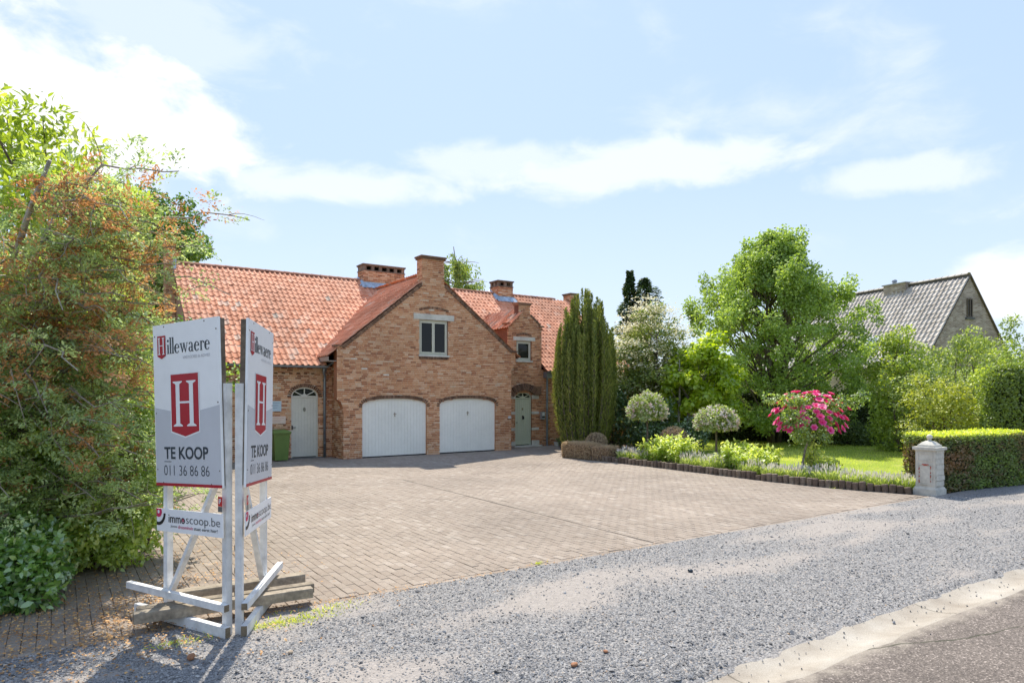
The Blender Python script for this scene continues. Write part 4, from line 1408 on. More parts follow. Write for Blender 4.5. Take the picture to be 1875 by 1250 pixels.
def sign_face(far, near, zb_far, zb_near, nrm, left):
    """one wing: board, print, posts, rails, brace, small banner"""
    A, B = (far, near) if left else (near, far)
    za, zb = (zb_far, zb_near) if left else (zb_near, zb_far)
    A3 = np.array([A[0], A[1], za]); B3 = np.array([B[0], B[1], zb])
    u = B3 - A3
    Wd = np.linalg.norm(u); u /= Wd
    n = np.array([nrm[0], nrm[1], 0.0])
    v = np.cross(n, u); v = -v if v[2] < 0 else v
    H = 1.52
    g = Geo()
    g.frame(A3 - n * .022, u * Wd, v * H, n * .022)
    board = g.build('sign_board', M['sign_white'], sign)
    O = A3
    W_ = lambda f: f * Wd
    Vv = lambda f: (1 - f) * H
    fl = Flat(O, u, v, n)
    fl.poly([(W_(.01), Vv(.99)), (W_(.99), Vv(.99)), (W_(.99), Vv(.515)), (W_(.5), Vv(.562)), (W_(.01), Vv(.515))], .0015); fl.build('grey_field', M['sign_grey'], board)
    fl = Flat(O, u, v, n)
    fl.rect(W_(.0), Vv(1.0), Wd, H * .018, .003); fl.build('base_stripe', M['sign_red'], board)
    fl = Flat(O, u, v, n)
    shield(fl, W_(.262), W_(.708), Vv(.310), Vv(.672), Vv(.706), .003); fl.build('shield_border', M['print_white'], board)
    fl = Flat(O, u, v, n)
    shield(fl, W_(.276), W_(.694), Vv(.317), Vv(.664), Vv(.696), .0045)
    fl.build('shield', M['sign_red'], board)
    fl = Flat(O, u, v, n)
    shield(fl, W_(.075), W_(.205), Vv(.070), Vv(.196), Vv(.214), .0045); fl.build('shield', M['sign_red'], board)
    fl = Flat(O, u, v, n)
    serif_H(fl, W_(.31), Vv(.635), W_(.35), H * .275)
    fl.build('shield_initial', M['print_white'], board)
    fl = Flat(O, u, v, n)
    serif_H(fl, W_(.085), Vv(.187), W_(.11), H * .105, .15)
    fl.build('shield_initial', M['print_white'], board)
    fl = Flat(O, u, v, n)
    serif_word(fl, 'illewaere', W_(.225), Vv(.186), W_(.66), H * .056)
    fl.build('lettering', M['print_dark'], board)
    lettering('VASTGOED & ADVIES', O, u, v, n, W_(.47), Vv(.226), W_(.41), H * .017, M['print_faint'], board, -.004)
    lettering('TE KOOP', O, u, v, n, W_(.145), Vv(.835), W_(.67), H * .076, M['print_dark'], board, .022)
    lettering('011 36 86 86', O, u, v, n, W_(.135), Vv(.934), W_(.69), H * .062, M['print_dark'], board, -.012)
    fl = Flat(O, u, v, n)
    fl.rect(W_(.14), Vv(.852), W_(.115), H * .004); fl.build('underline', M['print_dark'], board)
    g = Geo()
    for (a, b) in [(.18, .985), (.8, .985), (.97, .93), (.03, .93), (.97, .5), (.03, .45), (.97, .1), (.03, .1), (.12, .02), (.5, .012), (.85, .02)]:
        p = O + u * W_(a) + v * H * b + n * .003
        g.prism([(.007 * math.cos(t), .007 * math.sin(t)) for t in np.linspace(0, 2 * PI, 9)[:-1]], p, u, v, n, .003)
    g.build('screws', M['brown_batten'], board, kind='stuff')
    # battens behind the two long edges
    for f in (.0, 1.0):
        g = Geo()
        p = O + u * (W_(f) - (.035 if f else -.0)) - n * .068
        g.frame(p + v * .02, u * .035, v * (H - .03), n * .045)
        g.build('batten', M['brown_batten'], sign)
    # the frame itself stands upright; dir runs from near to far
    Nn = np.array([near[0], near[1], 0.0]); Ff = np.array([far[0], far[1], 0.0])
    d = (Ff - Nn); d /= np.linalg.norm(d)
    off = -n * .062
    def post(at, h, w_=.060):
        g = Geo()
        g.frame(Nn + d * at + off - n * .030, d * w_, n * w_, UP * h)
        return g.build('post', M['white_wood'], sign)
    post(-.012, 2.24); post(Wd - .12, 2.5)
    g = Geo(); g.bar(Nn + d * (Wd - .14) + off + UP * .27, Nn + d * .12 + off + UP * 1.42, .035, .055, n); g.build('brace', M['white_wood'], sign)
    for (z0, h_, nm, a, b) in [(.235, .062, 'rail', -.055, 1.44), (.012, .092, 'foot_rail', -.075, 1.30)]:
        g = Geo()
        base = Nn + d * a + UP * z0 - n * (.028 if nm == 'rail' else .026)
        g.frame(base, d * (b - a), n * .055, UP * h_)
        rl = g.build('rail', M['white_wood'], sign)
        g = Geo(); g.frame(base - d * .002 + n * .002 + UP * .002, d * .002, n * .051, UP * (h_ - .004)); g.build('cut_end', M['end_grain'], rl)
    # small banner below
    zf, zn = (.845, .875) if left else (.865, .875)
    a3 = (Ff + UP * zf) if left else (Nn + UP * zn)
    b3 = (Nn + UP * zn) if left else (Ff + UP * zf)
    uu = b3 - a3; bw = np.linalg.norm(uu); uu /= bw
    vv = np.cross(n, uu); vv = -vv if vv[2] < 0 else vv
    bh = .212
    g = Geo(); g.frame(a3 - n * .014, uu * bw, vv * bh, n * .01)
    ban = g.build('banner', M['sign_white'], sign)
    a3 = a3 - n * .004
    lettering('immo', a3, uu, vv, n, bw * .195, bh * .42, bw * .255, bh * .36, M['print_black'], ban, .006)
    lettering('scoop.be', a3, uu, vv, n, bw * .468, bh * .33, bw * .50, bh * .47, M['print_black'], ban, -.012)
    lettering('Jouw', a3, uu, vv, n, bw * .225, bh * .195, bw * .105, bh * .13, M['print_black'], ban, .002)
    lettering('droomhuis', a3, uu, vv, n, bw * .345, bh * .195, bw * .225, bh * .145, M['print_pink'], ban, .002)
    lettering('staat eerst hier!', a3, uu, vv, n, bw * .585, bh * .195, bw * .345, bh * .14, M['print_black'], ban, .002)
    fl = Flat(a3, uu, vv, n)
    fl.ring(bw * .028, bh * .80, .115, .085, 180, 360, lift=.003, cut=(.002, bh), n=30)
    fl.build('logo_arc', M['print_black'], ban)
    fl = Flat(a3, uu, vv, n)
    fl.ring(bw * .034, bh * .86, .052, .018, 90, 450, lift=.003, cut=(.002, bh), n=30)
    fl.build('logo_ring', M['print_pink'], ban)
    fl = Flat(a3, uu, vv, n)
    fl.ring(bw * .423, bh * .565, .013, .008, 0, 360); fl.ring(bw * .423, bh * .565, .005, .0, 0, 360)
    fl.build('logo_dot', M['print_pink'], ban)
    # agency sticker on the inner post
    g = Geo()
    p = Nn + d * (.0) + UP * 1.155 + n * .008
    g.frame(p - d * .004 - n * .002, d * .056, n * .002, UP * .085)
    st = g.build('sticker', plain('sticker_red', (.55, .02, .02), .4), sign)
    g = Geo(); g.frame(p - d * .004 - UP * .05 - n * .002, d * .056, n * .002, UP * .048); g.build('sticker_band', plain('sticker_grey', (.13, .13, .13), .4), st)
    su = -d if left else d
    so = p + (d * .048 if left else 0)
    lettering('iP', so, su, UP, n, .010, .022, .032, .045, M['print_white'], st, .02, .003)


nL = np.array([CW(-.49, -.872)[0], CW(-.49, -.872)[1]]); nR = np.array([CW(.996, .09)[0], CW(.996, .09)[1]])
sign_face(CW(-3.39, 6.45)[:2], CW(-2.55, 5.955)[:2], 1.275, 1.315, nL / np.linalg.norm(nL), True)
sign_face(CW(-2.50, 7.03)[:2], CW(-2.372, 6.03)[:2], 1.262, 1.315, nR / np.linalg.norm(nR), False)
# hinge blocks between the two inner posts
g = Geo()
for z in (.35, .55, .75):
    p = CW(-2.462, 6.03, z)
    g.box(p[0] - .012, p[0] + .012, p[1] - .01, p[1] + .01, z, z + .05)
g.build('hinge', M['brown_batten'], sign)

# ---- ballast timbers laid across the foot rails
def timber(p, q, w_, h_, z, tint, label):
    p, q = CW(*p), CW(*q)
    t_ = thing('timber_beam', (*((p + q) / 2)[:2], z), label, 'beam', 'weathered timbers weighing the sign down')
    d = (q - p); L = np.linalg.norm(d); d /= L
    s = np.cross(d, UP)
    # bevelled section, slightly sagging plank
    prof = [(-.5, 0), (.5, 0), (.5, .86), (.46, 1), (-.46, 1), (-.5, .86)]
    g = Geo()
    nseg = 10
    V = []
    for i in range(nseg + 1):
        c = p + d * L * i / nseg + UP * z
        for (a, b) in prof: V.append(c + s * a * w_ + UP * b * h_ + s * .003 * math.sin(i * 1.7 + tint * 9))
    k = len(prof)
    Q = [(i * k + j, i * k + (j + 1) % k, (i + 1) * k + (j + 1) % k, (i + 1) * k + j) for i in range(nseg) for j in range(k)]
    T = [(0, j + 1, j) for j in range(1, k - 1)] + [(nseg * k, nseg * k + j, nseg * k + j + 1) for j in range(1, k - 1)]
    g.add(V, Q, T, tint)
    g.build('timber', M['old_timber'], t_)
    g = Geo(); g.frame(p - d * .003 + s * (-.42 * w_) + UP * (z + .005), d * .003, s * w_ * .84, UP * h_ * .8); g.build('sawn_end', M['end_grain'], t_)
    return t_
timber((-3.37, 6.02), (-2.02, 6.82), .12, .092, .108, .3, 'grey weathered timber nearest the road across the sign feet')
timber((-3.42, 6.16), (-2.06, 6.99), .12, .088, .110, .6, 'grey weathered timber in the middle of the three under the sign')
timber((-3.41, 6.62), (-2.27, 7.36), .15, .092, .106, .1, 'grey weathered timber at the back, farthest from the road, under the sign')

# ================================================================== letterbox pillar
pil = thing('letterbox_pillar', (15.43, 7.0, 0), 'cream painted stone letterbox pillar with ball finial in front of the hedge', 'letterbox')
M['pillar'] = pieces('chipped_cream_paint', [(0, (.60, .565, .49))], rough=.75, grain=(18, .10), stain=(7, .16), bump=(30, .35))
M['red_chip'] = plain('old_red_paint', (.55, .09, .05), .7, grain=(60, .3), stain=(30, .3))
g = Geo(); taper(g, 15.20, 15.66, 6.77, 7.23, -.02, .13, 1.0); taper(g, 15.225, 15.635, 6.795, 7.205, .13, .17, 1.06); g.build('plinth', M['pillar'], pil)
g = Geo(); taper(g, 15.235, 15.625, 6.805, 7.195, .16, .95, .985)
body = g.build('shaft', M['pillar'], pil)
# raised border and panels on the face towards the drive (-X) and rough blocks on the road side (-Y)
g = Geo()
X0 = 15.235
def frame_x(y0, y1, z0, z1, t_, out):
    for (a, b, c, d) in [(y0, y1, z0, z0 + t_), (y0, y1, z1 - t_, z1), (y0, y0 + t_, z0 + t_, z1 - t_), (y1 - t_, y1, z0 + t_, z1 - t_)]:
        g.box(X0 - out, X0 + .02, a, b, c, d)
frame_x(6.85, 7.15, .72, .90, .02, .012); frame_x(6.85, 7.15, .22, .66, .022, .014)
g.box(X0 - .008, X0 + .02, 6.90, 7.10, .26, .62)
g.build('panel_moulding', M['pillar'], body)
g = Geo()
prng = np.random.default_rng(8)
for z in np.arange(.26, .62, .03):
    for y in (6.885, 7.115):
        if prng.random() > .35:
            yy = y + prng.normal(0, .004)
            g.box(X0 - .0155, X0, yy - .006, yy + .006, z, z + .016 + prng.random() * .012)
g.box(X0 - .0165, X0, 6.92, 7.06, .642, .658); g.box(X0 - .0165, X0, 6.96, 7.03, .628, .640)
g.build('paint_chips', M['red_chip'], body, kind='stuff')
g = Geo()
for k, z in enumerate(np.arange(.20, .90, .115)):
    g.frame((15.26 + prng.random() * .02, 6.825, z), (.33 + prng.random() * .03, 0, 0), (0, -.03 - prng.random() * .018, .006), (0, .004, .095))
g.build('rough_blocks', M['pillar'], body, kind='stuff')
g = Geo(); taper(g, 15.19, 15.67, 6.76, 7.24, .955, 1.015, 1.0); taper(g, 15.215, 15.645, 6.785, 7.215, .93, .955, .93)
cap = g.build('cap_slab', M['pillar'], pil)
g = Geo()
def frust(a, z0, b, z1):
    c = (15.43, 7.0)
    V = [(c[0] + sx * a, c[1] + sy * a, z0) for sx, sy in ((-1, -1), (1, -1), (1, 1), (-1, 1))] + [(c[0] + sx * b, c[1] + sy * b, z1) for sx, sy in ((-1, -1), (1, -1), (1, 1), (-1, 1))]
    g.add(V, BOXQ)
frust(.175, 1.015, .165, 1.045); frust(.165, 1.045, .165, 1.06); frust(.155, 1.06, .10, 1.115); frust(.10, 1.115, .05, 1.14)
g.build('stepped_top', M['pillar'], pil)
g = Geo()
prof = [(.05, 1.135), (.035, 1.15), (.032, 1.17)] + [(.058 * math.cos(a), 1.222 + .058 * math.sin(a)) for a in np.linspace(-PI / 2.6, PI / 2, 10)]
g.lathe((15.43, 7.0, 0), prof, 18); g.build('ball_finial', M['pillar'], pil, True)

# ================================================================== log edging of the bed
edg = thing('log_edging', (14.4, 12, 0), 'low brown log roll edging between the paving and the planting bed', 'edging')
M['log'] = pieces('edging_log', [(0, (.11, .08, .06)), (.5, (.17, .125, .095)), (1, (.24, .19, .145))], grain=(30, .3), stain=(6, .3), bump=(40, .5))
path = resample(edge_pts, .145)
g = Geo()
ang = np.arange(10) / 10 * 2 * PI
r_ = .07
V = np.concatenate([np.stack([r_ * np.cos(ang), r_ * np.sin(ang), np.full(10, z)], 1) * (k, k, 1) for z, k in ((-.03, 1), (.165, 1), (.18, .86))] + [[(0, 0, .182)]])
Q = [(i * 10 + k, i * 10 + (k + 1) % 10, i * 10 + 10 + (k + 1) % 10, i * 10 + 10 + k) for i in range(2) for k in range(10)]
T = [(20 + k, 20 + (k + 1) % 10, 30) for k in range(10)]
lme = raw_mesh('log', V, Q, T, np.zeros(len(V)))
lme.materials.append(M['log'])
lr = np.random.default_rng(4)
for i, p in enumerate(path[6:]):
    o = bpy.data.objects.new('log', lme)
    link(o, edg)
    o.location = (p[0] + lr.normal(0, .008), p[1], lr.normal(0, .012) - (.05 if lr.random() > .95 else 0))
    o.rotation_euler = (lr.normal(0, .04), lr.normal(0, .04), lr.random() * 6)

# ---- white trough by the downpipe, loose stones
t_ = thing('flower_trough', (17.1, 21.95, 0), 'small white flower trough at the foot of the downpipe', 'planter')
g = Geo(); taper(g, 16.90, 17.40, 21.85, 22.08, 0, .17, .88); g.build('trough', plain('white_trough', (.72, .70, .64), .6), t_)
g = Geo(); g.box(16.93, 17.37, 21.87, 22.06, .172, .18); g.build('soil', M['soil'], t_)


def pebble(name, x, y, s, mat, label, cat='stone', seed=0):
    r = np.random.default_rng(seed)
    import bmesh
    bm = bmesh.new()
    bmesh.ops.create_icosphere(bm, subdivisions=2, radius=1)
    for v_ in bm.verts:
        k = 1 + .25 * (r.random() - .5)
        v_.co = Vector((v_.co.x * s[0] * k, v_.co.y * s[1] * k, v_.co.z * s[2] * k + s[2] * .8))
    me = bpy.data.meshes.new(name)
    bm.to_mesh(me); bm.free()
    for p in me.polygons: p.use_smooth = True
    me.materials.append(mat)
    o = bpy.data.objects.new(name, me)
    COL.objects.link(o)
    o.location = (x, y, .015)
    o.rotation_euler = (0, 0, r.random() * 6)
    return tag(o, label, cat)
M['brickbat'] = plain('broken_brick', (.40, .19, .10), .9, grain=(60, .2), stain=(20, .3))
M['buff'] = plain('buff_stone', (.42, .33, .24), .9, grain=(60, .2), stain=(20, .3))
def gp(x, y):
    Z = 1238 * 2.15 / (y - 720)
    return CW((x - 937.5) / 1238 * Z, Z)[:2]
for (x, y, s, m_, lab, sd) in [(1052, 1222, (.035, .026, .016), 'brickbat', 'rounded orange brick pebble on gravel near the bottom edge of the picture', 1),
                               (1109, 1197, (.022, .018, .012), 'brickbat', 'smaller orange pebble just above the rounded orange one on the gravel', 2),
                               (350, 1210, (.04, .03, .028), 'brickbat', 'brown brick lump in the shadow of the sign on gravel', 3),
                               (532, 1199, (.028, .02, .014), 'buff', 'buff stone on gravel right of the sign shadow', 4),
                               (1264, 1049, (.035, .03, .022), 'print_dark', 'dark stone lying on the dusty part of the gravel', 5)]:
    p = gp(x, y)
    pebble('pebble', p[0], p[1], s, M[m_], lab, 'stone', sd)

# ================================================================== loose gravel
M['gravel_stone'] = pieces('gravel_stone', [(0, (.12, .118, .118)), (.3, (.21, .206, .205)), (.62, (.31, .30, .292)), (.86, (.41, .395, .38)), (.94, (.52, .49, .45)), (1, (.42, .29, .18))],
                           rough=.85, grain=(120, .15), stain=(2, .1), bump=(200, .1), wrap=False)
gr = np.random.default_rng(77)
N = 170000
Zs = 4.9 + 9.5 * gr.random(N) ** 1.5
rs = (gr.random(N) * 1.65 - .8) * Zs
GX = math.sin(TH) * Zs + math.cos(TH) * rs; GYy = math.cos(TH) * Zs - math.sin(TH) * rs
ok = (GYy > 3.43 + .1 * fnoise(GX * 4, GYy * 4, 8)) & (GYy < 6.79) & (GX > -2.5)
GX, GYy = GX[ok], GYy[ok]
dk = dustf(GX, GYy)
ok = gr.random(len(GX)) > np.clip((dk - .12) * 1.15, 0, .93)
GX, GYy = GX[ok], GYy[ok]
n = len(GX)
OCT = np.array([(1, 0, 0), (0, 1, 0), (-1, 0, 0), (0, -1, 0), (0, 0, 1.0), (0, 0, -1.0)])
OT = np.array([(0, 1, 4), (1, 2, 4), (2, 3, 4), (3, 0, 4), (1, 0, 5), (2, 1, 5), (3, 2, 5), (0, 3, 5)])
sz = gr.lognormal(math.log(.0068), .42, n)
V = OCT[None] * sz[:, None, None] * gr.uniform(.65, 1.35, (n, 6, 1)) * np.stack([np.ones(n), gr.uniform(.6, 1, n), gr.uniform(.35, .65, n)], 1)[:, None]
a = gr.random(n) * 2 * PI
ca_, sa_ = np.cos(a), np.sin(a)
tl = gr.normal(0, .35, (n, 2))
V = np.stack([V[..., 0] * ca_[:, None] - V[..., 1] * sa_[:, None], V[..., 0] * sa_[:, None] + V[..., 1] * ca_[:, None], V[..., 2] + V[..., 0] * tl[:, :1] + V[..., 1] * tl[:, 1:]], -1)
gzv = .012 + .03 * (fnoise(GX * .8, GYy * .8, 2) - .5) * np.clip((GYy - 3.4) * 4, 0, 1) * np.clip((6.79 - GYy) * 4, 0, 1)
V += np.stack([GX, GYy, gzv + sz * .25], 1)[:, None]
g = Geo()
tn = np.clip(gr.beta(1.8, 1.6, n) * .93 + (gr.random(n) > .985) * .3, 0, 1)
g.add(V.reshape(-1, 3), None, (OT[None] + (np.arange(n) * 6)[:, None, None]).reshape(-1, 3), np.repeat(tn, 6))
tag(g.build('gravel', M['gravel_stone']), kind='stuff')
# spilled grit on the gutter and the road edge
ns = 320
GX = gr.uniform(2, 16, ns); GYy = 3.52 - np.abs(gr.normal(0, .22, ns))
sz = gr.lognormal(math.log(.0065), .4, ns)
V = OCT[None] * sz[:, None, None] * gr.uniform(.65, 1.35, (ns, 6, 1)) + np.stack([GX, GYy, np.where(GYy > 3.04, .008 - .035 * np.clip(1 - ((GYy - 3.27) / .2) ** 2, 0, 1) + .006, .004)], 1)[:, None]
g = Geo(); g.add(V.reshape(-1, 3), None, (OT[None] + (np.arange(ns) * 6)[:, None, None]).reshape(-1, 3), np.repeat(gr.random(ns) * .7, 6))
tag(g.build('spilled_grit', M['gravel_stone']), kind='stuff')
# ================================================================== vegetation
def frames(D, N, r):
    """unit leaf axes D and normals made perpendicular to them"""
    D = D / (np.linalg.norm(D, axis=1)[:, None] + 1e-9)
    N = N - D * (N * D).sum(1)[:, None]
    ln = np.linalg.norm(N, axis=1)[:, None]
    N = np.where(ln < 1e-3, r.normal(size=N.shape), N)
    N = N - D * (N * D).sum(1)[:, None]
    N /= np.linalg.norm(N, axis=1)[:, None] + 1e-9
    return D, N, np.cross(D, N)


def add_leaves(g, P, D, N, L, Wf, tint, r, shape='leaf', fold=.25):
    """one small folded blade for each point; L length, Wf width as a share of length"""
    n = len(P)
    if n == 0: return
    D, N, S = frames(D, N, r)
    L = np.broadcast_to(L, (n,)); Wd = L * Wf
    if shape == 'leaf':       # pointed oval: base, two sides, two shoulders, tip
        pts = [(0, 0, 0), (.35, .5, fold), (.75, .36, fold * .6), (1, 0, 0), (.75, -.36, fold * .6), (.35, -.5, fold)]
        T = np.array([(0, 1, 5), (1, 2, 5), (2, 4, 5), (2, 3, 4)])
    elif shape == 'blade':
        pts = [(0, -.5, 0), (0, .5, 0), (1, 0, 0)]
        T = np.array([(0, 1, 2)])
    else:                     # diamond
        pts = [(0, 0, 0), (.45, .5, fold), (1, 0, 0), (.45, -.5, fold)]
        T = np.array([(0, 1, 3), (1, 2, 3)])
    k = len(pts)
    V = np.stack([P + D * (L * a)[:, None] + S * (Wd * b)[:, None] + N * (Wd * c)[:, None] for a, b, c in pts], 1)
    g.add(V.reshape(-1, 3), None, (T[None] + (np.arange(n) * k)[:, None, None]).reshape(-1, 3), np.repeat(np.broadcast_to(tint, (n,)), k))


def rdir(r, n):
    v = r.normal(size=(n, 3))
    return v / np.linalg.norm(v, axis=1)[:, None]


def bez(a, b, c, n=6):
    t = np.linspace(0, 1, n)[:, None]
    a, b, c = [np.asarray(x, float) for x in (a, b, c)]
    return a * (1 - t) ** 2 + 2 * b * t * (1 - t) + c * t * t


M['bark'] = pieces('bark', [(0, (.13, .10, .075)), (1, (.21, .17, .13))], grain=(20, .4), stain=(5, .3), bump=(25, .8))
M['bark_grey'] = pieces('grey_twig', [(0, (.26, .22, .18)), (1, (.42, .37, .31))], grain=(20, .3), stain=(5, .3), bump=(25, .6))
LEAF = {}
def LM(name, lo, mid, hi, **k):
    if name not in LEAF: LEAF[name] = leafmat(name, [(0, lo), (.5, mid), (1, hi)], **k)
    return LEAF[name]


def clump_leaves(g, centres, rad_, n_each, L, Wf, r, shape='diamond', flat=.75, up=.55, tint_spread=.22, tint_mid=.5, shell=.55, droop=-.15, tints=None):
    """leaves spread through each clump, denser towards its surface"""
    for i, (c, rr) in enumerate(zip(centres, rad_)):
        n = int(n_each * (rr / np.mean(rad_)) ** 2)
        d = rdir(r, n)
        q = (shell + (1 - shell) * r.random(n)) * (.75 + .5 * r.random(n) ** 2)
        P = c + d * q[:, None] * rr * np.array([1, 1, flat])
        N = d * .6 + np.array([0, 0, up]) + rdir(r, n) * .55
        D = d * .7 + rdir(r, n) * .8 + np.array([0, 0, droop])
        tm = tint_mid + r.normal(0, tint_spread * .6) if tints is None else tints[i]
        t = np.clip(tm + r.normal(0, tint_spread, n), 0, 1)
        add_leaves(g, P, D, N, L * r.uniform(.7, 1.25, n), Wf, t, r, shape)


def crown_points(r, n, centre, radii, lump=.22, inner=.35, zpow=1.0):
    d = rdir(r, n)
    # a lumpy outline: a few random directions push the surface in and out
    k = rdir(r, 7)
    s = 1 + lump * np.sin(2.3 * (d @ k.T) * 2 + np.arange(7)).mean(1) * 2.0
    q = inner + (1 - inner) * r.random(n) ** .6
    return np.asarray(centre) + d * (q * s)[:, None] * np.asarray(radii)


def tree(name, base, label, cat, centre, radii, n_cl, cl_r, n_leaf, L, Wf, mat, seed, trunk_r=.12, stems=1, shape='diamond', group=None, lump=.25, flat=.75,
         limbs=True, tint_mid=.5, tint_spread=.2, keepf=None, bark='bark', inner=.35, lean=(0, 0), up=.55, droop=-.15, leafname='foliage', pointf=None):
    r = np.random.default_rng(seed)
    t_ = thing(name, base, label, cat, group)
    C = crown_points(r, n_cl, centre, radii, lump, inner) if pointf is None else pointf(r, n_cl)
    if keepf is not None: C = C[[keepf(c) for c in C]]
    C[:, 2] = np.maximum(C[:, 2], cl_r * .6)
    R_ = cl_r * r.uniform(.7, 1.3, len(C))
    g = Geo()
    clump_leaves(g, C, R_, max(6, n_leaf // len(C)), L, Wf, r, shape, flat, up, tint_spread, tint_mid, droop=droop)
    crown = g.build('crown', mat, t_)
    b = np.asarray(base, float)
    g = Geo()
    ctr = np.asarray(centre, float)
    tops = []
    for s in range(stems):
        off = np.array([math.cos(s * 2.4), math.sin(s * 2.4), 0]) * (.25 * trunk_r * 4 if stems > 1 else 0)
        top = ctr + (0, 0, radii[2] * .45) + off * 5 + np.array([lean[0], lean[1], 0])
        mid = (b + top) / 2 + np.array([r.normal(0, .12), r.normal(0, .12), 0]) + off * 1.5
        pts = bez(b + off, mid, top, 9)
        rd = trunk_r * np.linspace(1.15, .25, 9) / (1 if stems == 1 else 1.5)
        g.tube(pts, rd, 8, r.random())
        tops.append(pts)
    g.build('trunk', M[bark], t_, True)
    if limbs:
        g = Geo()
        for i, c in enumerate(C):
            if i % (2 if len(C) < 200 else 4) and len(C) > 60: continue
            pts = tops[i % stems]
            zt = min(c[2] - .25 * abs(c[2] - b[2]) * .6, pts[-1][2])
            j = int(np.argmin(np.abs(pts[:, 2] - max(zt - np.hypot(*(c - ctr)[:2]) * .5, b[2] + .25 * (ctr[2] - b[2])))))
            a = pts[j]
            m_ = (a + c) / 2 + np.array([0, 0, -.10 * np.linalg.norm(c - a)])
            g.tube(bez(a, m_, c, 5), np.linspace(trunk_r * .32, trunk_r * .06, 5), 5, r.random(), False)
        g.build('limbs', M[bark], crown, True, kind='stuff')
    return t_


def at(x, y_unused, Z):
    return CW((x - 937.5) / 1238 * Z, Z)
def zt(y, Z):
    return 2.15 + (720 - y) * Z / 1238


# ---- upright yew beside the front door
yw = at(1071, 0, 24.6); yb = np.array([yw[0], yw[1], 0.0])
t_ = thing('yew_tree', yb, 'tall columnar fastigiate yew with many upright plumes beside the front door', 'tree')
r = np.random.default_rng(21)
g = Geo(); gs = Geo()
ymat = LM('yew', (.05, .07, .013), (.12, .145, .028), (.25, .245, .06), transl=.4, gloss=.04, tr_gain=1.2)
npl = 125
for i in range(npl):
    a = r.random() * 2 * PI
    q = math.sqrt(r.random()) if i > 50 else .85 + .15 * r.random()
    rx = 1.12
    foot = yb + np.array([math.cos(a) * q * rx * .62, math.sin(a) * q * rx * .62, 0])
    top_h = 5.95 - 1.9 * q ** 2.0 * r.uniform(.6, 1.15) - r.random() ** 2 * .9
    belly = yb + np.array([math.cos(a) * q * rx * 1.12, math.sin(a) * q * rx * 1.12, top_h * .55])
    tip = yb + np.array([math.cos(a) * q * rx * .92, math.sin(a) * q * rx * .92, top_h])
    n = 1150
    tt = r.random(n) ** .85
    A = foot[None] * ((1 - tt) ** 2)[:, None] + 2 * belly[None] * (tt * (1 - tt))[:, None] + tip[None] * (tt ** 2)[:, None]
    wv_ = .175 * np.sin(np.clip(tt * 1.02, 0, 1) * PI) ** .45 * (1 - .45 * tt) + .02
    d = rdir(r, n) + .25 * np.sin(tt * 23 + i)[:, None] * np.array([math.cos(a), math.sin(a), 0]); d[:, 2] *= .3
    P = A + d * wv_[:, None] * r.uniform(.5, 1.05, n)[:, None]
    D = d * .45 + np.array([0, 0, 1.0]) + rdir(r, n) * .3
    tm = .45 + r.normal(0, .15)
    add_leaves(g, P, D, d + rdir(r, n) * .4, r.uniform(.06, .12, n), .30, np.clip(tm + r.normal(0, .16, n) + .25 * (r.random(n) > .9), 0, 1), r, 'diamond')
    gs.tube(bez(foot, belly, tip, 6), np.linspace(.03, .006, 6), 5, r.random(), False)
yc = g.build('crown', ymat, t_)
gs.build('stems', M['bark'], t_, True, kind='stuff')
g = Geo(); g.tube([yb + (0, 0, -.05), yb + (.02, 0, 1.2), yb + (0, .03, 3.5)], [.12, .1, .03], 8); g.build('trunk', M['bark'], t_, True)

# ---- the big sycamore behind the lawn
p = at(1418, 0, 29.0)
syc = LM('sycamore', (.08, .125, .02), (.16, .22, .04), (.29, .35, .085), transl=.45, gloss=.05, tr_gain=1.5)
r0 = np.random.default_rng(2)
def syc_keep(c):
    h = c[2] / 9.2
    rr = math.hypot(c[0] - p[0], c[1] - p[1])
    lim = 4.2 * (.72 + .5 * h if h < .45 else max(.10, 1.0 - ((h - .45) / .62) ** 1.6))
    return rr < lim * (0.9 + .2 * math.sin(c[2] * 2.1 + 5 * math.atan2(c[1] - p[1], c[0] - p[0])))
SYC_PROF = [(.9, 3.0), (2.0, 3.6), (3.6, 4.0), (4.8, 3.85), (6.0, 3.05), (7.2, 1.8), (8.2, .95), (8.9, .45), (9.2, .2)]
def syc_points(r, n):
    h = .8 + 8.1 * r.random(n) ** 1.15
    lim = np.interp(h, [a for a, b in SYC_PROF], [b for a, b in SYC_PROF])
    a = r.random(n) * 2 * PI
    q = lim * (.2 + .8 * r.random(n) ** .55) * (1 + .13 * np.sin(3 * a + h * 1.9) + .10 * np.sin(7 * a - h * 3))
    P = np.stack([p[0] + np.cos(a) * q, p[1] + np.sin(a) * q, h], 1)
    # upright shoots that break the outline
    S = []
    for k in range(34):
        a = r.random() * 2 * PI; h0 = r.uniform(5.2, 8.0); q = r.uniform(.5, 1.0) * np.interp(h0, [x for x, y in SYC_PROF], [y for x, y in SYC_PROF])
        for j in range(5): S.append((p[0] + math.cos(a) * q * (1 + .03 * j), p[1] + math.sin(a) * q * (1 + .03 * j), min(9.35, h0 + j * r.uniform(.18, .30))))
    return np.concatenate([P, S])
tree('sycamore_tree', (p[0], p[1], 0), 'large spreading green maple tree behind the lawn, partly hiding the grey roofed house', 'tree',
     (p[0], p[1], 4.7), (4.5, 4.5, 4.7), 640, .33, 90000, .115, .8, syc, 31, .17, 5, flat=.9, pointf=syc_points, tint_spread=.2, inner=.25, droop=-.35)

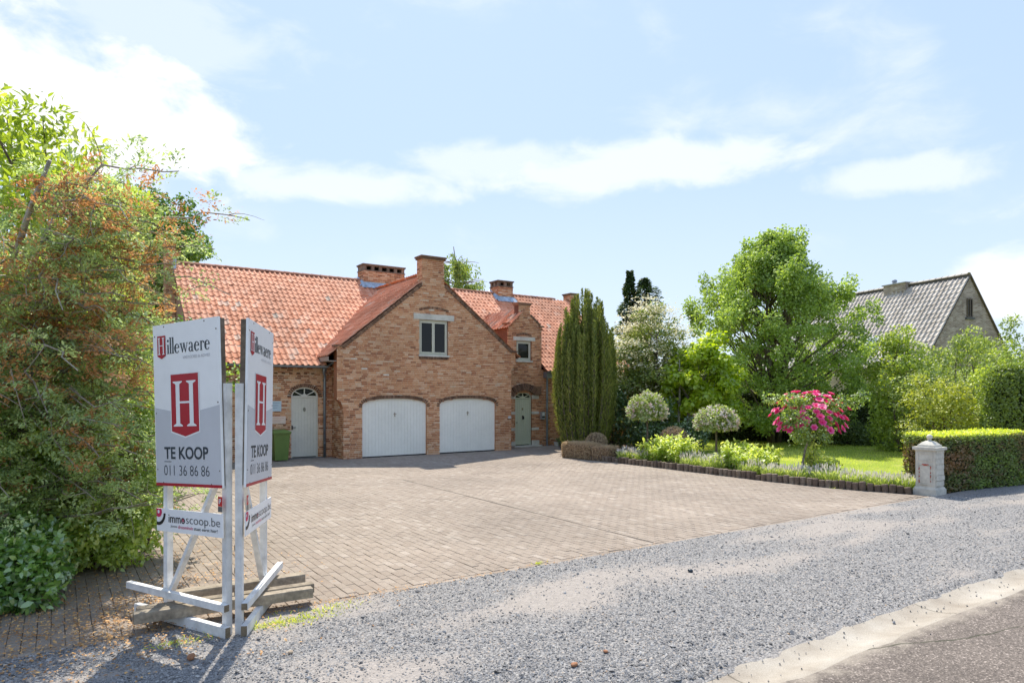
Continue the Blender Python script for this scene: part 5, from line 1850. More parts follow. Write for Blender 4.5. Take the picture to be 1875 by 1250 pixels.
# ---- lime-green catalpa-like tree, leaves glowing in the back light
p = at(1288, 0, 25.5)
lime = LM('lime', (.12, .17, .008), (.22, .28, .014), (.35, .38, .03), transl=.5, gloss=.06, tr_gain=1.5, tr_tint=(1, 1, .35))
tree('lime_leaved_tree', (at(1243, 0, 25.5)[0], at(1243, 0, 25.5)[1], 0), 'small tree with bright lime green leaves at the back of the lawn', 'tree',
     (p[0], p[1], 2.75), (1.35, 1.35, 1.5), 95, .32, 9500, .17, .8, lime, 41, .10, 2, flat=.6, shape='leaf', lump=.2, droop=-.5, lean=(-.35, .2), bark='bark_grey', inner=.45, up=.8)

# ---- cream flowering shrub
p = at(1182, 0, 27.0)
shr = LM('dogwood', (.055, .085, .015), (.11, .145, .028), (.22, .24, .05), transl=.35)
t_ = tree('flowering_dogwood', (p[0], p[1], 0), 'big loose shrub covered with cream flowers behind the columnar yew', 'shrub',
          (p[0], p[1], 2.9), (1.55, 1.55, 2.7), 120, .42, 16000, .11, .7, shr, 51, .12, 3, flat=.5, lump=.25)
r = np.random.default_rng(52)
g = Geo()
C = crown_points(r, 210, (p[0], p[1], 3.25), (1.6, 1.6, 2.45), .2, .82)
C = C[(C[:, 2] > 2.2)]
for c in C:
    n = 42
    P = c + r.normal(0, 1, (n, 3)) * np.array([.26, .26, .075])
    add_leaves(g, P, rdir(r, n) * np.array([1, 1, .3]), np.array([0, 0, 1.0]) + rdir(r, n) * .5, r.uniform(.06, .11, n), .8, np.clip(r.normal(.6, .2, n), 0, 1), r)
g.build('blossom', LM('cream_blossom', (.32, .29, .16), (.42, .39, .26), (.47, .45, .36), transl=.3, tr_gain=1.0, tr_tint=(1, 1, .9)), t_)

# ---- two dark conifers far behind
dk = LM('dark_conifer', (.02, .035, .013), (.045, .075, .024), (.095, .13, .04), transl=.25)
for (x, top, wd, lab, sd) in [(1153, 497, 1.9, 'narrow dark spire-shaped conifer rising behind the cream shrub', 1), (1180, 510, .95, 'rounder dark conifer standing right beside the narrow spire', 2)]:
    p = at(x, 0, 36.0); H = zt(top, 36.0)
    r = np.random.default_rng(60 + sd)
    t_ = thing('dark_conifer', (p[0], p[1], 0), lab, 'conifer', 'pair of dark conifers behind the garden')
    g = Geo()
    n = 9000
    h = r.random(n) ** .8
    a = r.random(n) * 2 * PI
    if sd == 1: w_ = wd * (1 - h) ** .95 * (.75 + .35 * np.sin(h * 42 + a))
    else: w_ = wd * np.sqrt(np.clip(1 - (2 * h - 1) ** 4, 0, 1)) * (.7 + .35 * np.sin(h * 19 + 3 * a)) * (.55 + .45 * (h < .93))
    w_ = np.clip(w_, .03, 2) * r.uniform(.6, 1, n)
    P = np.stack([p[0] + np.cos(a) * w_, p[1] + np.sin(a) * w_, H * (.15 + .85 * h)], 1)
    D = np.stack([np.cos(a), np.sin(a), np.full(n, -.1)], 1) + rdir(r, n) * .5
    add_leaves(g, P, D, np.array([0, 0, 1.0]) + rdir(r, n) * .6, r.uniform(.12, .24, n), .4, np.clip(r.normal(.45, .22, n), 0, 1), r)
    g.build('crown', dk, t_)
    g = Geo(); g.tube([(p[0], p[1], 0), (p[0], p[1], H * .97)], [.16, .02], 7); g.build('trunk', M['bark'], t_)

# ---- birch behind the roof: hanging sprays
p = at(846, 0, 35.0); H = zt(432, 35.0)
t_ = thing('birch_tree', (p[0], p[1], 0), 'thin weeping birch whose top shows above the roof ridge', 'tree')
r = np.random.default_rng(71)
g = Geo(); gl = Geo()
trunk = bez((p[0], p[1], 0), (p[0] + .3, p[1], H * .5), (p[0] - .5, p[1], H * .94), 10)
gl.tube(trunk, np.linspace(.17, .02, 10), 7)
for i in range(90):
    k = r.uniform(.6, 1)
    s0 = trunk[min(9, int(k * 9))]
    a = r.random() * 2 * PI
    L_ = r.uniform(.5, 2.6) * (1.35 - k * .75)
    e = s0 + np.array([math.cos(a) * L_, math.sin(a) * L_, L_ * .25])
    gl.tube(bez(s0, (s0 + e) / 2 + (0, 0, .3), e, 5), np.linspace(.03, .008, 5), 4, .5, False)
    for j in range(3):
        s1 = s0 + (e - s0) * r.uniform(.5, 1.05)
        n = int(r.uniform(35, 75))
        dl = r.random(n) * r.uniform(.4, 1.4)
        P = s1 + np.stack([r.normal(0, .09, n), r.normal(0, .09, n), -dl], 1)
        add_leaves(g, P, np.array([0, 0, -1.0]) + rdir(r, n) * .7, rdir(r, n), r.uniform(.07, .12, n), .75, np.clip(r.normal(.5, .25, n), 0, 1), r)
g.build('crown', LM('birch', (.06, .10, .02), (.12, .17, .035), (.24, .27, .07), transl=.4), t_)
gl.build('trunk', M['bark_grey'], t_, True)

# ---- tree behind the left end of the house
p = at(262, 0, 33.0)
tree('garden_tree', (p[0], p[1], 0), 'full green tree behind the left end of the roof', 'tree', (p[0], p[1], 8.4), (3.0, 3.0, 3.9), 130, .62, 26000, .18, .75,
     LM('oak', (.035, .075, .015), (.075, .135, .025), (.16, .22, .045), transl=.35), 81, .22, 1, flat=.7, lump=.25)

# ---- shrubs between yew and lawn
mid = LM('laurel', (.02, .045, .010), (.05, .09, .018), (.12, .17, .035), transl=.3, gloss=.10)
for (x, Z, rx, rz, lab, sd) in [(1120, 26.0, 1.0, 1.35, 'dark green shrub between the yew and the left flowering standard', 1), (1192, 25.0, 1.05, .95, 'low dark shrub behind the left flowering standard', 2),
                                (1262, 24.0, .55, .55, 'small leafy shrub at the foot of the lime tree trunks', 3)]:
    p = at(x, 0, Z)
    tree('garden_shrub', (p[0], p[1], 0), lab, 'shrub', (p[0], p[1], rz), (rx, rx, rz), 40, .34, 5000, .12, .6, mid, 90 + sd, .05, 2, flat=.8)

# ---- flowering standards
def standard(x, Z, cz, rx, rz, lab, seed):
    p = at(x, 0, Z)
    r = np.random.default_rng(seed)
    t_ = thing('flowering_standard', (p[0], p[1], .07), lab, 'shrub', 'ball shaped flowering standards in the bed')
    g = Geo()
    n = 5200
    d = rdir(r, n); d[:, 2] = np.where(d[:, 2] < -.5, d[:, 2] * .5, d[:, 2])
    q = (.62 + .40 * r.random(n)) * (1 + .10 * np.sin(d[:, 0] * 7 + seed) + .08 * np.sin(d[:, 1] * 9))
    P = np.array([p[0], p[1], cz]) + d * q[:, None] * np.array([rx, rx, rz])
    add_leaves(g, P, d + rdir(r, n) * .7, d * .6 + np.array([0, 0, .6]) + rdir(r, n) * .4, r.uniform(.05, .09, n), .6, np.clip(r.normal(.5, .22, n), 0, 1), r)
    g.build('crown', LM('standard_leaf', (.09, .12, .035), (.17, .21, .07), (.30, .33, .14), transl=.35), t_)
    g = Geo()
    d = rdir(r, 230); d = d[d[:, 2] > -.45]
    for dd in d:
        c = np.array([p[0], p[1], cz]) + dd * np.array([rx, rx, rz]) * r.uniform(.93, 1.10)
        m_ = 7
        tone = np.clip(r.normal(.55, .25), 0, 1)
        add_leaves(g, np.repeat(c[None], m_, 0) + r.normal(0, .018, (m_, 3)), rdir(r, m_) + dd * .4, np.repeat(dd[None], m_, 0) + rdir(r, m_) * .5, r.uniform(.035, .06, m_), .9, tone, r)
    g.build('blossom', LM('pale_blossom', (.34, .21, .20), (.37, .32, .28), (.41, .38, .34), transl=.3, tr_gain=1.0, tr_tint=(1, .95, .9)), t_)
    g = Geo()
    g.tube(bez((p[0], p[1], 0), (p[0] + .03, p[1], cz * .4), (p[0], p[1], cz - rz * .3), 6), [.04, .036, .034, .03, .03, .03], 7)
    for k in range(7):
        a = k * .9
        g.tube(bez((p[0], p[1], cz - rz * .55), (p[0] + math.cos(a) * rx * .3, p[1] + math.sin(a) * rx * .3, cz - rz * .5), (p[0] + math.cos(a) * rx * .7, p[1] + math.sin(a) * rx * .7, cz), 5), np.linspace(.022, .006, 5), 5)
    g.build('stem', M['bark'], t_, True)
standard(1185, 21.6, zt(752, 21.6), .60, .56, 'ball shaped standard with pale pink blossom nearer the yew', 101)
standard(1311, 19.6, zt(773, 19.6), .60, .44, 'flatter ball shaped standard with pale blossom in the middle of the bed', 102)

# ---- the magenta rose
p = at(1472, 0, 17.6)
t_ = thing('rose_standard', (p[0], p[1], .07), 'standard rose with big magenta blooms in front of the lawn', 'rose')
r = np.random.default_rng(111)
cz, rx, rz = zt(765, 17.6), .82, .66
cc = np.array([p[0] + .02, p[1] - .02, cz])
cc = at(1482, 0, 17.6); cc[2] = cz
C = crown_points(r, 64, cc, (rx * 1.08, rx * 1.08, rz * 1.05), .45, .3)
g = Geo()
clump_leaves(g, C, np.full(len(C), .20), 75, .085, .62, r, 'leaf', .8, .6, .22, .5)
g.build('crown', LM('rose_leaf', (.05, .09, .015), (.11, .16, .03), (.22, .27, .055), transl=.4, gloss=.08), t_)
fm = LM('rose_petal', (.43, .015, .12), (.50, .045, .20), (.53, .22, .29), transl=.35, tr_gain=1.2, tr_tint=(1, .6, .7))
nb = 0
for k in range(150):
    d = rdir(r, 1)[0]
    if d[2] < -.55: continue
    if (d @ np.array([-.55, -.83, 0])) < -.6: continue
    grp = cc + d * np.array([rx, rx, rz]) * r.uniform(.72, 1.16)
    g = Geo()
    # an open cupped bloom: petals in three whorls
    ax = d * .7 + np.array([0, 0, .6]); ax /= np.linalg.norm(ax)
    for w_, (m_, rr, op) in enumerate([(6, .088, .95), (5, .068, .55), (5, .048, .2)]):
        e1 = np.cross(ax, [0, 0, 1.0]) + 1e-6; e1 /= np.linalg.norm(e1); e2 = np.cross(ax, e1)
        aa = np.arange(m_) / m_ * 2 * PI + w_ * .5
        out = np.cos(aa)[:, None] * e1 + np.sin(aa)[:, None] * e2
        D = out * op + ax * (1.05 - op * .6)
        add_leaves(g, np.repeat(grp[None], m_, 0) + out * .012, D, ax * 1.0 - out * .4, rr * r.uniform(1.0, 1.35), .95, np.clip(r.normal(.5 - .1 * w_ + (.35 if d[2] > .25 and d[0] < .1 and r.random() > .6 else 0), .12), 0, 1), r, 'leaf', .18)
    g.build('bloom', fm, t_)
    nb += 1
g = Geo()
top = cc - np.array([0, 0, rz * .75])
g.tube(bez((p[0] - .05, p[1] + .03, 0), (p[0] - .06, p[1], .6), top, 7), np.linspace(.034, .026, 7), 7)
for k in range(9):
    c = C[k * 5]
    g.tube(bez(top, (top + c) / 2 + (0, 0, -.08), c, 5), np.linspace(.016, .005, 5), 5)
g.build('stem', M['bark_grey'], t_, True)

# ---- perennials and lavender along the edging
lavm = LM('lavender', (.10, .14, .04), (.20, .25, .07), (.36, .38, .13), transl=.35)
lavf = LM('lavender_spike', (.26, .23, .26), (.36, .33, .36), (.44, .42, .40), transl=.2)
per = LM('peony', (.10, .16, .02), (.20, .26, .04), (.36, .38, .10), transl=.42)
def lavender(x, y, h, w_, seed, lab):
    r = np.random.default_rng(seed)
    t_ = thing('lavender', (x, y, .07), lab, 'lavender', 'lavender clumps along the edging')
    g = Geo(); n = 900
    a = r.random(n) * 2 * PI; q = np.sqrt(r.random(n)) * w_ * .6
    P = np.stack([x + np.cos(a) * q, y + np.sin(a) * q, np.full(n, .06)], 1)
    D = np.stack([np.cos(a) * q / w_ * .9, np.sin(a) * q / w_ * .9, np.ones(n)], 1) + rdir(r, n) * .18
    add_leaves(g, P, D, rdir(r, n), h * r.uniform(.5, .85, n), .035, np.clip(r.normal(.5, .25, n), 0, 1), r, 'blade')
    n2 = 700
    a = r.random(n2) * 2 * PI; q = np.sqrt(r.random(n2)) * w_
    P = np.stack([x + np.cos(a) * q, y + np.sin(a) * q, .1 + r.random(n2) * h * .45], 1)
    add_leaves(g, P, np.stack([np.cos(a), np.sin(a), np.ones(n2) * 1.5], 1) + rdir(r, n2) * .5, rdir(r, n2), r.uniform(.06, .12, n2), .22, np.clip(r.normal(.55, .25, n2), 0, 1), r)
    g.build('foliage', lavm, t_)
    g = Geo(); n = 150
    a = r.random(n) * 2 * PI; q = np.sqrt(r.random(n)) * w_ * 1.05
    P = np.stack([x + np.cos(a) * q, y + np.sin(a) * q, h * r.uniform(.75, 1.1, n) * (1 - .25 * (q / w_) ** 2)], 1)
    add_leaves(g, P, np.stack([np.cos(a) * q, np.sin(a) * q, np.ones(n)], 1) + rdir(r, n) * .2, rdir(r, n), r.uniform(.07, .12, n), .2, r.random(n), r)
    g.build('spikes', lavf, t_, kind='stuff')
def perennial(x, y, h, w_, seed, lab, mat=None, L=.13, n=1500, name='leafy_perennial'):
    r = np.random.default_rng(seed)
    t_ = thing(name, (x, y, .07), lab, 'plant', 'leafy perennials in the bed')
    ns = 26
    g = Geo(); gs = Geo()
    for k in range(ns):
        a = r.random() * 2 * PI; q = math.sqrt(r.random()) * w_
        tip = np.array([x + math.cos(a) * q, y + math.sin(a) * q, h * r.uniform(.6, 1.05) * (1 - .3 * (q / w_) ** 2)])
        ft = np.array([x + math.cos(a) * q * .35, y + math.sin(a) * q * .35, .05])
        pts = bez(ft, (ft + tip) / 2 + (0, 0, .1), tip, 5)
        gs.tube(pts, np.linspace(.008, .003, 5), 4, .5, False)
        m_ = n // ns
        tt = r.random(m_) ** .6
        P = ft * (1 - tt)[:, None] + tip * tt[:, None] + r.normal(0, .05, (m_, 3))
        add_leaves(g, P, np.array([math.cos(a), math.sin(a), .2]) * .4 + rdir(r, m_) * 1.0, np.array([0, 0, 1.0]) + rdir(r, m_) * .5, L * r.uniform(.6, 1.2, m_), .42, np.clip(r.normal(.5, .22, m_) + .3 * (tt > .8), 0, 1), r, 'leaf')
    g.build('foliage', mat or per, t_)
    gs.build('stems', M['bark_grey'], t_, kind='stuff')
edge_x = lambda y: float(np.interp(y, edge_pts[::-1, 1], edge_pts[::-1, 0]))
sp = [(15.5, .50, .34, 'leftmost lavender clump, beside the clipped brown box hedge'), (14.9, .46, .32, 'lavender just right of the leftmost one, by the brown box hedge'), (12.9, .55, .36, 'lavender clump below the left flowering standard'),
      (12.2, .52, .36, 'lavender left of the middle of the log edging'), (11.0, .46, .34, 'lavender in front of the flatter flowering standard'), (10.3, .42, .30, 'low lavender right of the flatter flowering standard'),
      (9.7, .45, .34, 'lavender left of the rose stem'), (9.05, .50, .38, 'dense lavender at the foot of the rose stem'), (8.45, .44, .34, 'lavender right of the rose stem'), (7.95, .40, .32, 'second lavender from the letterbox pillar'), (7.5, .40, .30, 'lavender nearest the letterbox pillar')]
for i, (y, h, w_, lab) in enumerate(sp):
    lavender(edge_x(y) + .42 + .05 * math.sin(i * 2.1), y, h * .84, w_, 130 + i, lab)
sp2 = [(14.95, 14.4, .95, .55, 'tall yellow-green leafy plant nearest the brown box hedge'), (15.15, 13.6, 1.0, .6, 'tall leafy plant under the left flowering standard'), (15.9, 14.9, .8, .5, 'leafy plant behind the left standard'),
       (15.0, 11.7, .80, .5, 'pale leafy plant in the middle of the bed'), (15.35, 11.0, .75, .5, 'leafy plant right under the flatter standard'), (16.05, 12.1, .75, .45, 'leafy plant behind the flatter standard'), (16.4, 10.3, .85, .28, 'thin upright weed left of the rose'), (15.7, 9.5, .7, .3, 'thin leafy plant beside the rose stem')]
for i, (x, y, h, w_, lab) in enumerate(sp2):
    perennial(x, y, h, w_, 160 + i, lab, n=1500 if w_ > .35 else 420)
perennial(17.15, 21.95, .36, .2, 175, 'dark foliage spilling from the white trough', mid, .07, 700, 'trough_plant')


# ---- clipped hedges: shell of small leaves round a twiggy core
def hedge(name, quad, z1, lab, mat, seed, dens=900, L=.055, top=None, cat='hedge', bulge=.05, core=None, brown=0.0, group=None, rnd=.0, R=0.0):
    """quad: four ground corners in order; leaves on the four sides and the top"""
    r = np.random.default_rng(seed)
    q = np.asarray(quad, float)
    t_ = thing(name, (*q.mean(0), 0), lab, cat, group)
    g = Geo(); gt = Geo()
    c = q.mean(0)
    U1 = q[1] - q[0]; L1 = np.linalg.norm(U1); U1 = U1 / L1
    U2 = np.array([-U1[1], U1[0]]); L2 = abs((q[3] - q[0]) @ U2)
    def soften(P):
        if R <= 0: return P
        a = (P[:, :2] - c) @ U1; b = (P[:, :2] - c) @ U2; z = P[:, 2]
        ia, ib, iz = np.clip(a, -L1 / 2 + R, L1 / 2 - R), np.clip(b, -L2 / 2 + min(R, L2 * .48), L2 / 2 - min(R, L2 * .48)), np.minimum(z, z1 - R)
        D = np.stack([a - ia, b - ib, z - iz], 1)
        ln = np.linalg.norm(D, axis=1)
        k = np.where(ln > R, R / np.maximum(ln, 1e-6), 1.0)
        a, b, z = ia + D[:, 0] * k, ib + D[:, 1] * k, iz + D[:, 2] * k
        return np.concatenate([c + a[:, None] * U1 + b[:, None] * U2, z[:, None]], 1)
    def scatter(o, e1, e2, nrm, gg, tm, br):
        ar = np.linalg.norm(np.cross(e1, e2))
        n = int(ar * dens)
        s, t = r.random(n), r.random(n)
        P = o + e1 * s[:, None] + e2 * t[:, None]
        und = bulge * (fnoise(P[:, 0] * 1.7 + P[:, 1] * 1.3, P[:, 2] * 1.9 + P[:, 1], seed, 3) - .5) * 2
        edge = rnd * (np.abs(2 * s - 1) ** 6 + np.abs(2 * t - 1) ** 6 * (nrm[2] < .5))
        P = soften(P)
        P = P + nrm * (und - edge + r.normal(0, .022, n))[:, None]
        patch = fnoise(P[:, 0] * 1.1 + P[:, 1] * .9 + 7, P[:, 2] * 1.6, seed + 5, 3)
        t_in = np.clip(tm + r.normal(0, .17, n) + (patch - .5) * br, 0, 1)
        add_leaves(gg, P, nrm * .5 + rdir(r, n) + np.array([0, 0, .25]), nrm + rdir(r, n) * .7, L * r.uniform(.6, 1.3, n), .55, t_in, r)
    for i in range(4):
        a, b = q[i], q[(i + 1) % 4]
        e = np.array([b[0] - a[0], b[1] - a[1], 0])
        nn = np.array([e[1], -e[0], 0]); nn /= np.linalg.norm(nn)
        if nn[:2] @ ((a + b) / 2 - c) < 0: nn = -nn
        scatter(np.array([a[0], a[1], .02]), e, np.array([0, 0, z1 - .02]), nn, g, .45, brown)
    e1 = np.array([*(q[1] - q[0]), 0]); e2 = np.array([*(q[3] - q[0]), 0])
    scatter(np.array([*q[0], z1]), e1, e2, np.array([0, 0, 1.0]), gt, .5, .3)
    g.build('clipped_sides', mat, t_)
    gt.build('clipped_top', top or mat, t_)
    k = Geo()
    qi = c + (q - c) * .93; qt = c + (q - c) * (.93 if R <= 0 else .72)
    k.add([(*x, 0) for x in (qi if R <= 0 else c + (q - c) * .85)] + [(*x, z1 - .05 - R * .35) for x in qt], BOXQ)
    k.build('twig_core', core or plain('hedge_core', (.035, .04, .015), .95, grain=(20, .4), stain=(4, .4), bump=(30, 1.0)), t_)
    return t_
hm = leafmat('beech_hedge', [(0, (.16, .085, .035)), (.3, (.115, .085, .03)), (.5, (.065, .085, .018)), (.75, (.085, .13, .02)), (1, (.15, .21, .03))], transl=.3)
htop = LM('hedge_top', (.17, .21, .02), (.30, .33, .03), (.42, .42, .07), transl=.45)
hedge('clipped_hedge', [(15.75, 6.92), (19.05, 6.42), (19.2, 7.4), (15.92, 7.75)], 1.22, 'low clipped hedge with brown patches behind the letterbox pillar', hm, 201, 1900, .05, htop, brown=1.5)
hm2 = LM('tall_hedge', (.05, .07, .012), (.10, .14, .02), (.20, .24, .04), transl=.35)
a_ = at(1784, 0, 20.0)[:2]
hedge('tall_hedge', [(a_[0] - .15, a_[1] - 1.3), (a_[0] + 4.2, a_[1] - 1.7), (a_[0] + 4.5, a_[1] - .4), (a_[0], a_[1])], zt(670, 19.5), 'tall rounded clipped hedge at the right edge of the picture', hm2, 202, 1100, .075, bulge=.09, R=.62)
hm3 = LM('back_hedge', (.015, .028, .008), (.035, .055, .014), (.08, .10, .025), transl=.25)
hedge('back_hedge', [(21.6, 24.6), (28.9, 14.2), (29.8, 14.8), (22.6, 25.3)], 2.1, 'long dark hedge along the far side of the lawn', hm3, 203, 420, .10, bulge=.10)
# dying box hedge at the corner of the bed
bm_ = leafmat('dead_box', [(0, (.20, .13, .07)), (.5, (.30, .215, .13)), (.8, (.34, .27, .16)), (1, (.16, .18, .05))], transl=.3, tr_tint=(1, .95, .8), tr_gain=1.2)
hedge('box_hedge', [(13.97, 17.85), (14.16, 16.6), (14.45, 15.55), (14.95, 15.7), (14.6, 17.95)][:2] + [(14.75, 16.65), (14.58, 17.95)], .52, 'dying brown clipped box hedge at the corner of the bed', bm_, 204, 3200, .03, bulge=.03, brown=.6,
      core=plain('box_core', (.16, .11, .065), .95, grain=(30, .4)), rnd=.05)
hedge('box_hedge', [(14.18, 16.55), (14.36, 15.9), (14.88, 15.98), (14.74, 16.62)], .45, 'lower greyish box hedge continuing the dying brown one along the edging', bm_, 205, 3200, .03, bulge=.03, brown=.8,
      core=bpy.data.materials['box_core'], rnd=.05)
for (x, y, rr, zc, lab, sd) in [(15.3, 17.6, .38, .42, 'round brown box ball behind the dying hedge', 1), (17.6, 16.2, .50, .50, 'grey brown box ball under the lime leaved tree', 2)]:
    t_ = thing('box_ball', (x, y, 0), lab, 'shrub', 'dying box balls')
    r = np.random.default_rng(210 + sd)
    n = 3000; d = rdir(r, n); d = d[d[:, 2] > -.4]; n = len(d)
    g = Geo(); add_leaves(g, np.array([x, y, zc]) + d * rr * r.uniform(.92, 1.05, n)[:, None], d + rdir(r, n), d + rdir(r, n) * .5, r.uniform(.025, .045, n), .5, np.clip(r.normal(.45, .2, n), 0, 1), r)
    g.build('foliage', bm_, t_)
    g = Geo(); g.lathe((x, y, zc), [(.02, -rr), (rr * .7, -rr * .6), (rr * .93, 0), (rr * .7, rr * .65), (.02, rr * .93)], 14); g.build('twig_core', bpy.data.materials['box_core'], t_, True)

# ---- shrubs in front of the neighbour's house
yl = LM('golden_shrub', (.08, .12, .015), (.165, .21, .03), (.29, .32, .065), transl=.42)
yc_ = LM('golden_conifer', (.09, .115, .012), (.19, .21, .022), (.32, .32, .055), transl=.35)
gl_ = LM('green_shrub', (.06, .09, .018), (.13, .17, .035), (.26, .29, .07), transl=.38)
for (x, Z, top, w_, mat, L, lab, sd, nl) in [(1652, 24.5, 608, 1.15, yl, .13, 'tall golden green shrub hiding the corner of the grey roofed house', 1, 9000), (1697, 23.0, 655, .8, gl_, .10, 'green shrub between the golden shrub and the golden conifer', 2, 5000),
                                             (1722, 21.5, 690, .95, yc_, .09, 'golden yellow conifer behind the low hedge', 3, 9000), (1765, 26.5, 612, 1.5, gl_, .12, 'broad green shrub below the neighbouring gable', 4, 9000),
                                             (1850, 27.5, 596, 1.9, gl_, .12, 'large shrub at the right edge above the tall hedge', 5, 9000), (1845, 22.5, 640, 1.0, yl, .12, 'ferny golden shrub peeping over the tall hedge', 6, 4000)]:
    p = at(x, 0, Z); H = zt(top, Z)
    tree('border_shrub', (p[0], p[1], 0), lab, 'shrub', (p[0], p[1], H * .53), (w_, w_, H * .5), 70, .36, nl, L, .55, mat, 220 + sd, .06, 3, flat=.85, group='shrubs by the neighbouring house', lump=.2, inner=.5)
for (x, Z, top, w_, lab, sd) in [(1545, 28.0, 775, .9, 'low dark shrub at the far edge of the lawn, left of the fence post', 1), (1600, 27.5, 785, .8, 'low green shrub at the foot of the neighbour wall', 2), (1545, 31, 690, 1.3, 'dark tall shrub behind the rose', 3), (1585, 30.0, 700, .7, 'thin dark shrub against the neighbour wall', 4)]:
    p = at(x, 0, Z); H = zt(top, Z)
    tree('lawn_edge_shrub', (p[0], p[1], 0), lab, 'shrub', (p[0], p[1], H * .5), (w_, w_, H * .5), 34, .33, 3600, .11, .5, LM('dusky', (.03, .05, .015), (.065, .095, .028), (.14, .17, .05), transl=.3), 240 + sd, .05, 2, flat=.8, group='shrubs along the far lawn edge')
# ================================================================== the neighbour's house
def m_nbrick(e, d):
    m, t = new_mat('greybrown_brick')
    P = t.n('ShaderNodeNewGeometry').outputs['Position']
    dt = lambda v: t.n('ShaderNodeVectorMath', {0: P, 1: v}, operation='DOT_PRODUCT').outputs['Value']
    uu = t.math('ADD', dt((e[0], e[1], 0)), dt((d[0], d[1], 0)))
    sz = t.n('ShaderNodeSeparateXYZ', {0: P}).outputs[2]
    vec = t.n('ShaderNodeCombineXYZ', {0: uu, 1: sz, 2: 0.0})
    b = t.n('ShaderNodeTexBrick', {'Vector': vec, 'Color1': (.20, .13, .10, 1), 'Color2': (.42, .33, .28, 1), 'Mortar': (.46, .42, .37, 1), 'Scale': 1.0, 'Mortar Size': .010, 'Brick Width': .22, 'Row Height': .07, 'Bias': 0.0})
    n = t.n('ShaderNodeTexNoise', {'Vector': P, 'Scale': 1.2, 'Detail': 6.0})
    wsh = t.n('ShaderNodeTexNoise', {'Vector': P, 'Scale': 3.5, 'Detail': 4.0})
    col = t.mix(1.0, b.outputs['Color'], t.maprange(n.outputs[0], .3, .7, .75, 1.2), 'MULTIPLY')
    col = t.mix(t.maprange(wsh.outputs[0], .6, .72, 0, .55), col, (.62, .57, .50, 1))
    bn = t.n('ShaderNodeBump', {'Strength': .6, 'Distance': .01, 'Height': b.outputs['Fac']}); bn.invert = True
    p = t.n('ShaderNodeBsdfPrincipled', {'Base Color': col, 'Roughness': .9, 'Specular IOR Level': .2, 'Normal': bn})
    t.n('ShaderNodeOutputMaterial', {0: p})
    return m
NB = CW(25.7, 38.0)
nd_ = CW(-.322, .947); nd_ /= np.linalg.norm(nd_)          # along the ridge, away from the street
ne_ = CW(.947, .322); ne_ /= np.linalg.norm(ne_)           # across the gable, to the right
NZ, NE, NW = 8.84, 3.90, 3.45
LEN = 14.0
nbr = thing('grey_roofed_house', (*(NB + nd_ * 7)[:2], 0), 'neighbouring brown brick house with steep grey tiled roof at the right', 'house')
nbm = m_nbrick(ne_, nd_)
g = Geo()
A = NB - ne_ * NW; B = NB + ne_ * NW
up = lambda p_, z: np.array([p_[0], p_[1], z])
g.add([up(A, 0), up(B, 0), up(B, NE), up(NB, NZ - .03), up(A, NE)], None, [(0, 1, 4), (1, 2, 4), (2, 3, 4)])
g.build('gable_wall', nbm, nbr)
g = Geo()
A2 = A + nd_ * LEN; B2 = B + nd_ * LEN
g.add([up(A, 0), up(A2, 0), up(A2, NE), up(A, NE)], [(0, 1, 2, 3)])
g.build('side_wall', nbm, nbr)
g = Geo()
g.add([up(A2, 0), up(B2, 0), up(B2, NE), up(NB + nd_ * LEN, NZ - .03), up(A2, NE)], None, [(0, 1, 4), (1, 2, 4), (2, 3, 4)])
g.add([up(B, 0), up(B2, 0), up(B2, NE), up(B, NE)], [(0, 1, 2, 3)])
g.build('rear_wall', nbm, nbr)
M['ntile'] = pieces('grey_tile', [(0, (.40, .345, .29)), (.5, (.52, .455, .395)), (1, (.60, .535, .47))], rough=.75, grain=(12, .15), stain=(.5, .2), bump=(40, .15))
g = Geo()
ov = 1.04
for sgn in (-1, 1):
    E_ = NB + ne_ * sgn * NW * ov - nd_ * .12
    g.add([up(E_, NE - .28), up(E_ + nd_ * (LEN + .24), NE - .28), up(NB + nd_ * (LEN + .12), NZ - .02), up(NB - nd_ * .12, NZ - .02)], [(0, 1, 2, 3)])
nroof = g.build('tiled_roof', plain('grey_boarding', (.16, .14, .12), .9), nbr)
TWD, TEX = .30, .335
TV, TQ = tile_template()
TV[:, 2] *= 1.35
for sgn in (-1, 1):
    E_ = NB + ne_ * sgn * NW * ov
    v_ = unit(up(NB, NZ) - up(E_, NE - .26))
    uv = -nd_ if sgn < 0 else nd_
    o_ = up(E_ + (nd_ * LEN if sgn < 0 else 0), NE - .26)
    bt_ = tiled(o_, uv, v_, int(LEN / TWD) + 1, 18, lambda x, y, z: z < NZ - .02, 0, nroof)
    if sgn < 0: first = bt_
    else: lay(nroof, [(*first, True, 'ntile'), (*bt_, False, 'ntile')], 300)
g = Geo()
for k in np.arange(0, LEN, .4):
    c = up(NB + nd_ * k, NZ)
    pts = [(math.cos(a) * .15, math.sin(a) * .12) for a in np.linspace(PI, 0, 7)]
    V = [c + nd_ * dx + ne_ * q[0] * s + UP * q[1] * s for dx, s in ((0, 1.0), (.42, .88)) for q in pts]
    g.add(V, [(i, i + 1, 8 + i, 7 + i) for i in range(6)], None, trng.random())
g.build('ridge_tiles', M['ntile'], nroof, kind='stuff')
